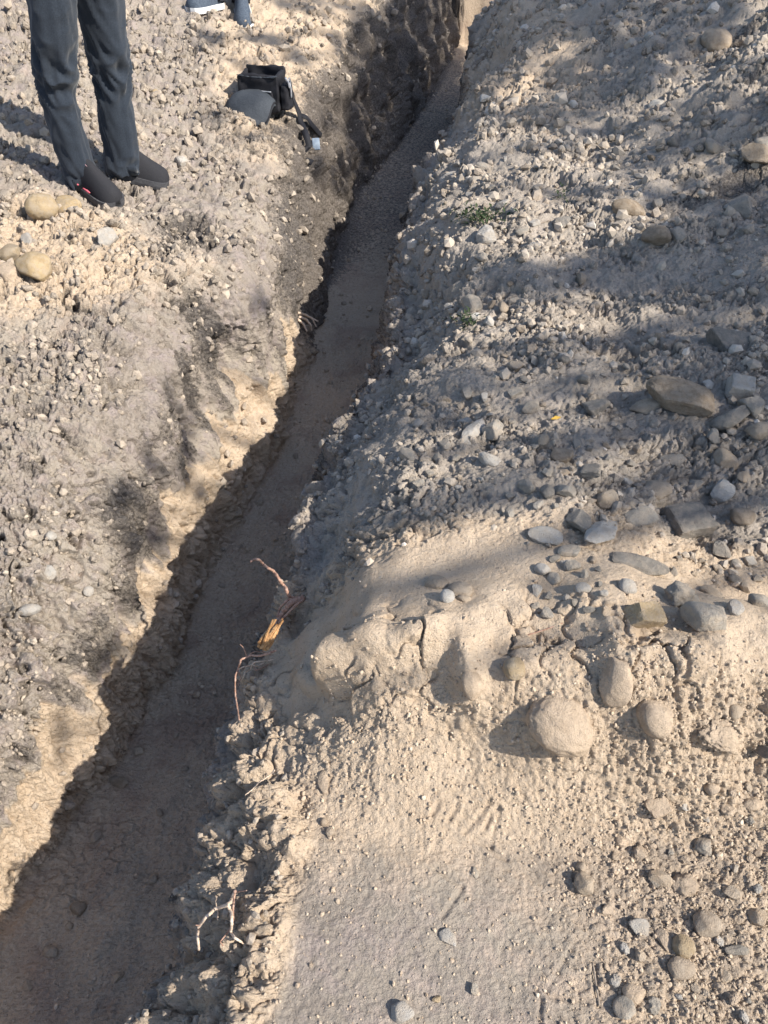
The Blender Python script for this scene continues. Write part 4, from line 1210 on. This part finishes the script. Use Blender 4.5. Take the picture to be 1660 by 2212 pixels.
edge = [Vector(top[i, 0]) + Vector((0, 0, -.012)) for i in range(0, m_)] + [Vector(top[-1, j]) + Vector((0, -.003, -.012)) for j in range(2, n_, 2)] + [Vector(top[i, -1]) + Vector((0, 0, -.012)) for i in range(m_ - 1, -1, -1)]
MB().add(*tube(edge, [.005] * len(edge), 6)).build('piping', M_BAG, flap)
def ribbon(pts, width, thick=.0018):
    rings = []
    P = [Vector(p) for p in pts]
    for i, p in enumerate(P):
        t = (P[min(i + 1, len(P) - 1)] - P[max(i - 1, 0)]).normalized()
        n = Vector((.15, -.45, .85)); s = t.cross(n).normalized(); n = s.cross(t)
        rings.append([tuple(p + s * width / 2 + n * thick), tuple(p - s * width / 2 + n * thick), tuple(p - s * width / 2 - n * thick), tuple(p + s * width / 2 - n * thick)])
    return loft(rings)
def onground(pts, lift):
    out = []
    for px, py in pts:
        loc, n, d = hit(px, py); out.append(loc + n * lift)
    return out
soft = bpy.data.textures.new('cloth_slump', 'CLOUDS'); soft.noise_scale = .07
for o in list(bag.children):
    m1 = o.modifiers.new('smooth', 'SUBSURF'); m1.levels = 2; m1.render_levels = 3; m1.subdivision_type = 'SIMPLE' if o.name.startswith('flap') else 'CATMULL_CLARK'
    m2 = o.modifiers.new('slump', 'DISPLACE'); m2.texture = soft; m2.strength = .006 if o.name.startswith('flap') else .030; m2.mid_level = .5; m2.texture_coords = 'LOCAL'
mw = Matrix.Translation(bl) @ Matrix.Rotation(math.radians(-12), 4, 'Z'); inv = mw.inverted()
pts = [mw @ Vector((bw / 2 + .045, .05, .11))] + onground([(636, 248), (643, 268), (650, 290), (656, 316), (662, 340), (664, 352)], .034)
sp = MB().add(*ribbon([inv @ p for p in pts], .038)).build('strap', M_BAG, bag)
pts = onground([(640, 252), (654, 262), (668, 273), (682, 294)], .036)
MB().add(*ribbon([inv @ p for p in pts], .034)).build('strap', M_BAG, bag)
tl = onground([(678, 317)], .025)[0]
mb = MB(); rbox(mb, -.022, .022, -.006, .006, -.032, .032, .005)
tg = mb.build('buckle', M_TAG, sp); tg.location = inv @ tl; tg.rotation_euler = (math.radians(-35), 0, math.radians(20))

# ------------------------------------------------------------------ roots and broken wood in the cut edge
def root_pts(pxs, d0, d1):
    a_ = np.array(pxs, float); t_ = np.arange(len(a_)); q_ = np.linspace(0, len(a_) - 1, (len(a_) - 1) * 3 + 1)
    pxs = [(np.interp(v, t_, a_[:, 0]), np.interp(v, t_, a_[:, 1])) for v in q_]
    n = len(pxs)
    dm = min(depth_of(px, py) for px, py in pxs) - .028
    if dm < max(d0, d1) and max(d0, d1) - dm < .35:          # one smooth sweep just clear of the soil
        return [at_depth(px, py, dm + .012 * math.sin(i * .9) + (d1 - d0) * .3 * (i / max(1, n - 1) - .5)) for i, (px, py) in enumerate(pxs)]
    return [at_depth(px, py, min(d0 + (d1 - d0) * i / max(1, n - 1), depth_of(px, py) - .028)) for i, (px, py) in enumerate(pxs)]
def depth_of(px, py):
    loc = hit(px, py)[0]; return (loc - CAMP).dot(Vector((0, math.cos(PITCH), -math.sin(PITCH))))
dA = depth_of(652, 1300)
dW = min(depth_of(*q_) for q_ in ((566, 1398), (575, 1402), (590, 1378), (600, 1360), (610, 1342))) - .06
anchor = hit(652, 1300)[0]
br = empty('broken_root', anchor)
tag(br, 'snapped root with bright orange split wood hanging out of the right trench edge', 'root')
mb = MB()
for k, (a, b, w0, w1) in enumerate([((560, 1400), (596, 1338), 9, 6), ((572, 1406), (608, 1344), 8, 5), ((566, 1402), (600, 1350), 9, 8), ((580, 1398), (611, 1336), 7, 4), ((585, 1385), (612, 1340), 7, 5), ((570, 1392), (590, 1338), 6, 3), ((590, 1378), (600, 1362), 9, 7), ((560, 1390), (577, 1365), 6, 4), ((578, 1402), (592, 1384), 6, 4)]):
    p = root_pts([a, ((a[0] + b[0]) / 2 + random.uniform(-1.5, 1.5), (a[1] + b[1]) / 2), b], dW - .012 - .006 * (k % 3), dW - .004 * (k % 3))
    s = dA / FPX
    w0 *= .62; w1 *= .62
    mb.add(*tube(p, list(np.linspace(w0, w1 * .7, len(p)) * s), 5, wob=.05, seed=k))
mb.build('split_wood', M_WOOD, br, origin=anchor, smooth=False)
mb = MB()
for k, (px_, r0, r1) in enumerate([([(594, 1350), (612, 1322), (630, 1302), (656, 1292)], 4.5, 7), ([(603, 1345), (622, 1325), (642, 1305), (655, 1296)], 2.5, 3), ([(600, 1332), (606, 1312), (622, 1296), (630, 1290), (652, 1297)], 2, 3), ([(628, 1293), (634, 1310), (640, 1300)], 1.8, 1.8)]):
    s = dA / FPX; p = root_pts(px_, min(dA - .04, dW), dA - .005)
    mb.add(*tube(p, list(np.linspace(r0, r1, len(p)) * s), 8, wob=.12, seed=k))
mb.build('bark', M_ROOT, br, origin=anchor)
s = dA / FPX
p = root_pts([(542, 1213), (551, 1208), (560, 1209), (570, 1219), (579, 1227), (590, 1233), (598, 1243), (607, 1258), (617, 1269), (623, 1284), (630, 1295), (650, 1298)], dA - .07, dA)
MB().add(*tube(p, list(np.linspace(2.2, 4, len(p)) * s), 8, wob=.07, seed=4)).build('rootlet', M_ROOT, br, origin=anchor)
dB = depth_of(590, 1412); anchor = hit(590, 1412)[0]; s = dB / FPX
rt = empty('root_tangle', anchor); tag(rt, 'tangle of thin pinkish roots dangling over the trench below the snapped root', 'root')
for k, (px_, w) in enumerate([([(596, 1405), (582, 1411), (561, 1417), (542, 1416), (521, 1425), (516, 1441), (509, 1459), (508, 1483), (509, 1505), (514, 1533), (517, 1556)], 2.4),
          ([(590, 1425), (575, 1428), (552, 1430), (540, 1438), (525, 1441), (516, 1446)], 1.6), ([(533, 1418), (530, 1408), (525, 1398), (519, 1392)], 1.4),
          ([(570, 1432), (556, 1440), (545, 1436), (541, 1447), (530, 1452), (524, 1468)], 1.3), ([(585, 1415), (568, 1408), (550, 1408), (538, 1414)], 1.2), ([(580, 1436), (566, 1444), (552, 1448), (548, 1436), (556, 1428)], 1.2), ([(516, 1452), (521, 1466), (514, 1480)], 1.1)]):
    p = root_pts(px_, dB - .01, dB - .05)
    MB().add(*tube(p, list(np.linspace(w, w * .7, len(p)) * s), 6, wob=.08, seed=20 + k)).build('rootlet', M_ROOTPALE if k in (1, 3) else M_ROOT, rt, origin=anchor)
dC = depth_of(505, 1945); anchor = hit(505, 1945)[0]; s = dC / FPX
rc = empty('forked_root', anchor); tag(rc, 'pale forked root arching out of the lower right trench wall', 'root')
for k, (px_, w, mt) in enumerate([([(506, 1932), (500, 1948), (490, 1956), (465, 1964), (447, 1980), (430, 2002), (427, 2020), (430, 2052)], 4.2, M_ROOTPALE), ([(492, 1955), (500, 1972), (501, 1995), (499, 2015), (508, 2027), (526, 2038)], 3.6, M_ROOTPALE),
          ([(508, 1925), (505, 1945), (504, 1965), (505, 2000)], 2.6, M_ROOT), ([(472, 1963), (471, 1975), (470, 1987)], 2.4, M_ROOTPALE), ([(500, 2005), (488, 2020), (476, 2035), (482, 2044)], 2.0, M_ROOT), ([(440, 1990), (428, 2000), (424, 1999)], 1.5, M_ROOT), ([(505, 1930), (520, 1926), (533, 1924)], 1.6, M_ROOT), ([(470, 1966), (466, 1948), (469, 1938)], 1.2, M_ROOTPALE)]):
    p = root_pts(px_, dC - .012, dC - .055)
    MB().add(*tube(p, list(np.linspace(w, w * .62, len(p)) * s), 7, wob=.07, seed=40 + k)).build('rootlet', mt, rc, origin=anchor)
dD = depth_of(645, 676); anchor = hit(645, 676)[0]; s = dD / FPX
rd = empty('fibrous_root', anchor); tag(rd, 'small frayed root tuft sticking out of the left trench wall', 'root')
for k, px_ in enumerate([[(644, 676), (660, 680), (674, 687), (684, 706)], [(646, 684), (662, 690), (672, 702), (674, 714)], [(644, 690), (656, 700), (664, 716)], [(648, 680), (668, 684), (688, 694)]]):
    p = root_pts(px_, dD - .01, dD - .05)
    MB().add(*tube(p, list(np.linspace(3.2, 1.4, len(p)) * s), 6, wob=.08, seed=60 + k)).build('rootlet', M_ROOTPALE, rd, origin=anchor)
dE = depth_of(592, 1668); anchor = hit(592, 1668)[0]; s = dE / FPX
p = root_pts([(594, 1664), (580, 1678), (560, 1690), (545, 1706), (530, 1718)], dE - .004, dE - .02)
o = MB().add(*tube(p, list(np.linspace(1.6, .9, len(p)) * s), 5, wob=.3, seed=80)).build('thin_root', M_ROOTPALE, None, origin=anchor)
tag(o, 'hair thin pale root crossing the broken right trench wall', 'root')
for k, (px_, w, lab) in enumerate([([(1280, 2080), (1289, 2130), (1296, 2175)], 2.2, 'straight dark twig pressed into the bench beside the rubble'), ([(1140, 1372), (1180, 1360), (1215, 1346)], 1.4, 'thin reddish twig lying on top of the mound'), ([(1075, 432), (1100, 436), (1160, 434)], 1.6, 'thin grey twig lying behind the green weed'), ([(1110, 486), (1160, 483), (1190, 476)], 1.5, 'curved grey twig just right of the green weed')]):
    d_ = depth_of(*px_[1]); P_ = onground(px_, w * d_ / FPX * .8)
    o = MB().add(*tube(P_, [w * d_ / FPX] * len(P_), 6, wob=.15, seed=90 + k)).build('twig', M_TWIG if k != 1 else M_ROOT, None, origin=P_[0])
    tag(o, lab, 'twig')

# ------------------------------------------------------------------ weeds and the yellow leaf
def leaf_quad(c, dirv, up, ln, wd, bend=.2):
    s = dirv.cross(up).normalized()
    a = c; b = c + dirv * ln * .5 + s * wd * .5 + up * ln * bend * .5; d = c + dirv * ln * .5 - s * wd * .5 + up * ln * bend * .5; e = c + dirv * ln + up * ln * bend * .2
    return [tuple(a), tuple(b), tuple(e), tuple(d)]
def weed(px, py, rxp, ryp, cnt, ln, label):
    loc, n, d = hit(px, py)
    root = empty('weed', loc); tag(root, label, 'weed')
    mb = MB()
    for k in range(cnt):
        a, b = random.gauss(0, .45), random.gauss(0, .45)
        g = hit(px + a * rxp, py + b * ryp)[0] + Vector((0, 0, random.uniform(.0, .03)))
        th = random.uniform(0, 6.28); dv = Vector((math.cos(th), math.sin(th), random.uniform(.1, .9))).normalized()
        L_ = ln * random.uniform(.5, 1.3)
        mb.add(leaf_quad(g, dv, Vector((0, 0, 1)), L_, L_ * random.uniform(.28, .5)), [[0, 1, 2, 3]])
    mb.build('leaves', M_LEAF, root, origin=loc, smooth=False)
weed(1035, 474, 62, 20, 240, .024, 'low green weed spreading on the gravel above the trench')
weed(1210, 425, 28, 22, 50, .020, 'sparse green seedling on the sunny upper slope')
weed(1008, 700, 34, 16, 90, .020, 'dark green weed in the shade between stones at the trench edge')
loc = hit(1199, 909)[0]
mb = MB(); c = loc + Vector((0, 0, .006))
mb.add(leaf_quad(c - Vector((.012, 0, 0)), Vector((.95, .2, .05)).normalized(), Vector((0, -.3, 1)).normalized(), .03, .012, .25), [[0, 1, 2, 3]])
q = leaf_quad(c - Vector((.012, 0, .0015)), Vector((.95, .2, .05)).normalized(), Vector((0, -.3, 1)).normalized(), .03, .012, .25); mb.add(q, [[3, 2, 1, 0]])
tag(mb.build('fallen_leaf', M_YELLOW, None, origin=loc), 'bright yellow scrap of leaf on the grey rubble', 'leaf')

# ------------------------------------------------------------------ pines beside the pit, out to the right: their boughs throw the dappled shade
SHADE = {0: [], 1: [], 2: []}
def sh(tree, px, py, rx, ry, rot, dens): SHADE[tree].append((px, py, rx, ry, rot, dens))
for a in [(900, 110, 90, 160, 0, .98), (820, 240, 75, 130, 8, .95), (760, 370, 45, 70, 10, .85), (950, 60, 40, 130, 0, .97), (800, 330, 35, 80, 5, .75), (950, 215, 60, 50, 0, .95), (890, 340, 40, 40, 0, .9), (1065, 90, 34, 55, 0, .95), (985, 140, 40, 40, 0, .95), (1010, 240, 40, 30, 0, .7),
          (800, 50, 50, 45, 0, .6), (640, 5, 60, 18, 0, .65), (570, 85, 60, 14, 12, .8), (640, 122, 45, 12, 25, .75), (740, 95, 36, 22, 40, .6), (700, 30, 50, 12, 20, .55), (455, 85, 50, 18, 10, .6), (520, 135, 40, 12, 20, .5), (790, 140, 30, 40, 20, .6), (745, 10, 40, 12, 0, .6),
          (565, 292, 90, 13, -10, .55), (455, 248, 50, 14, 5, .5), (690, 370, 26, 50, 10, .45), (700, 250, 14, 40, -10, .4)]: sh(0, *a)
for a in [(1530, 530, 200, 85, -14, .95), (1320, 585, 220, 46, -6, .93), (1590, 620, 100, 50, 0, .9), (1130, 605, 110, 30, 4, .85), (1010, 625, 60, 30, 10, .7), (1600, 440, 80, 50, -20, .85), (1430, 620, 120, 40, 0, .85),
          (1380, 110, 280, 95, -30, .75), (1540, 290, 180, 44, -22, .62), (1250, 230, 120, 44, -25, .55), (1480, 400, 150, 22, -25, .5), (960, 1125, 120, 22, 0, .4), (800, 1120, 100, 24, -10, .35), (1080, 1065, 70, 11, 0, .35), (1160, 775, 70, 12, 0, .5), (1400, 1010, 90, 12, 0, .35), (1220, 20, 150, 24, -18, .85), (1400, 95, 170, 24, -33, .8), (1300, 175, 120, 18, -33, .75), (1150, 235, 90, 16, -18, .6), (1490, 225, 90, 11, -33, .6), (1620, 160, 40, 26, -20, .6), (1250, 300, 110, 12, -22, .55), (1110, 325, 70, 10, -15, .5), (1410, 335, 150, 13, -25, .5), (1560, 20, 80, 20, -30, .6), (1120, 20, 40, 40, 0, .7), (1290, 60, 90, 18, -20, .7), (1330, 400, 120, 9, -25, .4), (1560, 300, 60, 10, -30, .5),
          (1575, 755, 90, 50, 0, .85), (1350, 745, 95, 20, -5, .65), (1010, 815, 80, 24, 5, .8), (1245, 822, 85, 16, 0, .8), (930, 872, 55, 18, 5, .65), (1305, 955, 85, 18, -4, .7), (1165, 962, 45, 14, 0, .6), (1480, 930, 80, 20, 5, .5), (1620, 950, 50, 40, 0, .45), (1430, 800, 50, 14, 0, .4), (1120, 870, 40, 9, 0, .4)]: sh(1, *a)
for a in [(985, 1240, 85, 7, -12, .75), (1180, 1268, 52, 10, 14, .8), (865, 1308, 70, 7, -20, .75), (1080, 1203, 60, 6, -6, .5), (800, 1130, 90, 20, -10, .2), (1450, 1090, 70, 18, 0, .4), (1530, 1160, 60, 14, 0, .45),
          (330, 1010, 26, 60, -6, .55), (300, 1180, 34, 60, 0, .5), (372, 860, 18, 50, -6, .5), (215, 1430, 26, 50, 0, .45), (455, 760, 22, 40, 0, .4), (560, 650, 20, 40, 0, .4), (400, 985, 14, 85, -4, .85), (412, 900, 12, 50, 0, .5), (262, 1085, 30, 55, -8, .6), (335, 1150, 24, 60, -6, .45), (465, 1115, 34, 28, 0, .75), (130, 1590, 12, 70, 0, .6), (240, 1400, 16, 60, 0, .45), (290, 1290, 20, 50, 0, .45), (430, 1060, 16, 40, 0, .6)]: sh(2, *a)
DIST = {0: 9.5, 1: 7.5, 2: 6.5}
def pine(ti, base_xy, label):
    leaves = []
    cl_pts = []
    for (px, py, rx, ry, rot, dens) in SHADE[ti]:
        cr_, sr_ = math.cos(math.radians(rot)), math.sin(math.radians(rot))
        hs = []
        for k in range(40):
            u, v = random.gauss(0, .5), random.gauss(0, .5)
            X_, Y_ = px + u * rx * cr_ - v * ry * sr_, py + u * rx * sr_ + v * ry * cr_
            loc, n, d = hit(X_, Y_)
            hs.append((loc, n, d))
        ar = 0
        for loc, n, d in hs:
            dp = (loc - CAMP).dot(Vector((0, math.cos(PITCH), -math.sin(PITCH))))
            vc = max(.15, abs(n.dot(d.normalized()))); sc_ = max(.05, n.dot(SUN))
            ar += dp * dp / FPX ** 2 / vc * sc_
        area_ = ar / len(hs) * math.pi * rx * ry
        tau = -math.log(1 - min(dens, .98))
        ln = .075
        cnt = int(2.4 * tau * area_ / (ln * .028 * .55)) + 3
        cc = Vector()
        for k in range(cnt):
            while True:
                u, v = random.uniform(-1, 1), random.uniform(-1, 1)
                rr_ = u * u + v * v
                if rr_ < 1 and random.random() < 1.15 - rr_ ** 2: break
            X_, Y_ = px + u * rx * cr_ - v * ry * sr_, py + u * rx * sr_ + v * ry * cr_
            loc = hit(X_, Y_)[0]
            c = loc + SUN * (DIST[ti] + random.uniform(-.5, .5))
            cc += c
            th = random.uniform(0, 6.28); dv = Vector((math.cos(th), math.sin(th), random.uniform(-.5, .5))).normalized()
            upv = Vector((random.gauss(0, 1), random.gauss(0, 1), random.gauss(0, 1) + .6)).normalized()
            L_ = ln * random.uniform(.7, 1.4)
            leaves.append(leaf_quad(c - dv * L_ * .5, dv, upv, L_, .030 * random.uniform(.7, 1.3)))
        cl_pts.append(cc / cnt)
    bz = ground_z(base_xy[0], base_xy[1], 20)
    base = Vector((base_xy[0], base_xy[1], bz - .1))
    root = empty('pine_tree', base); tag(root, label, 'tree', 'pines on the spoil bank')
    zmax = max(c.z for c in cl_pts); mx = sum((c.x for c in cl_pts)) / len(cl_pts); my = sum((c.y for c in cl_pts)) / len(cl_pts)
    tp = Vector((base.x, base.y, zmax + 1.2))
    mb = MB()
    mb.add(*tube([base, base.lerp(tp, .35) + Vector((.06, -.04, 0)), base.lerp(tp, .7) + Vector((-.05, .05, 0)), tp], [.16, .12, .08, .015], 12, wob=.03, seed=ti))
    for k, c in enumerate(cl_pts):
        zb = max(base.z + 1.2, c.z - .5 - .15 * (c - Vector((base.x, base.y, c.z))).length)
        a = Vector((base.x, base.y, zb)); m_ = a.lerp(c, .5) + Vector((0, 0, .12))
        mb.add(*tube([a, m_, c], [.030, .02, .008], 6, wob=.1, seed=k))
    mb.build('trunk', M_BARK, root, origin=base)
    V = np.array(leaves).reshape(-1, 3) - np.array(base)
    F = np.arange(len(V)).reshape(-1, 4)
    me = mesh_np('crown', V, F, smooth=False)
    link('crown', me, M_NEEDLE, root)
    print('pine', ti, len(leaves), base, zmax)
pine(0, (7.4, 4.6), 'pine tree shading the far end of the trench')
pine(1, (7.3, .9), 'pine tree shading the upper right slope')
pine(2, (6.4, .6), 'pine tree behind the camera shading the middle of the trench')
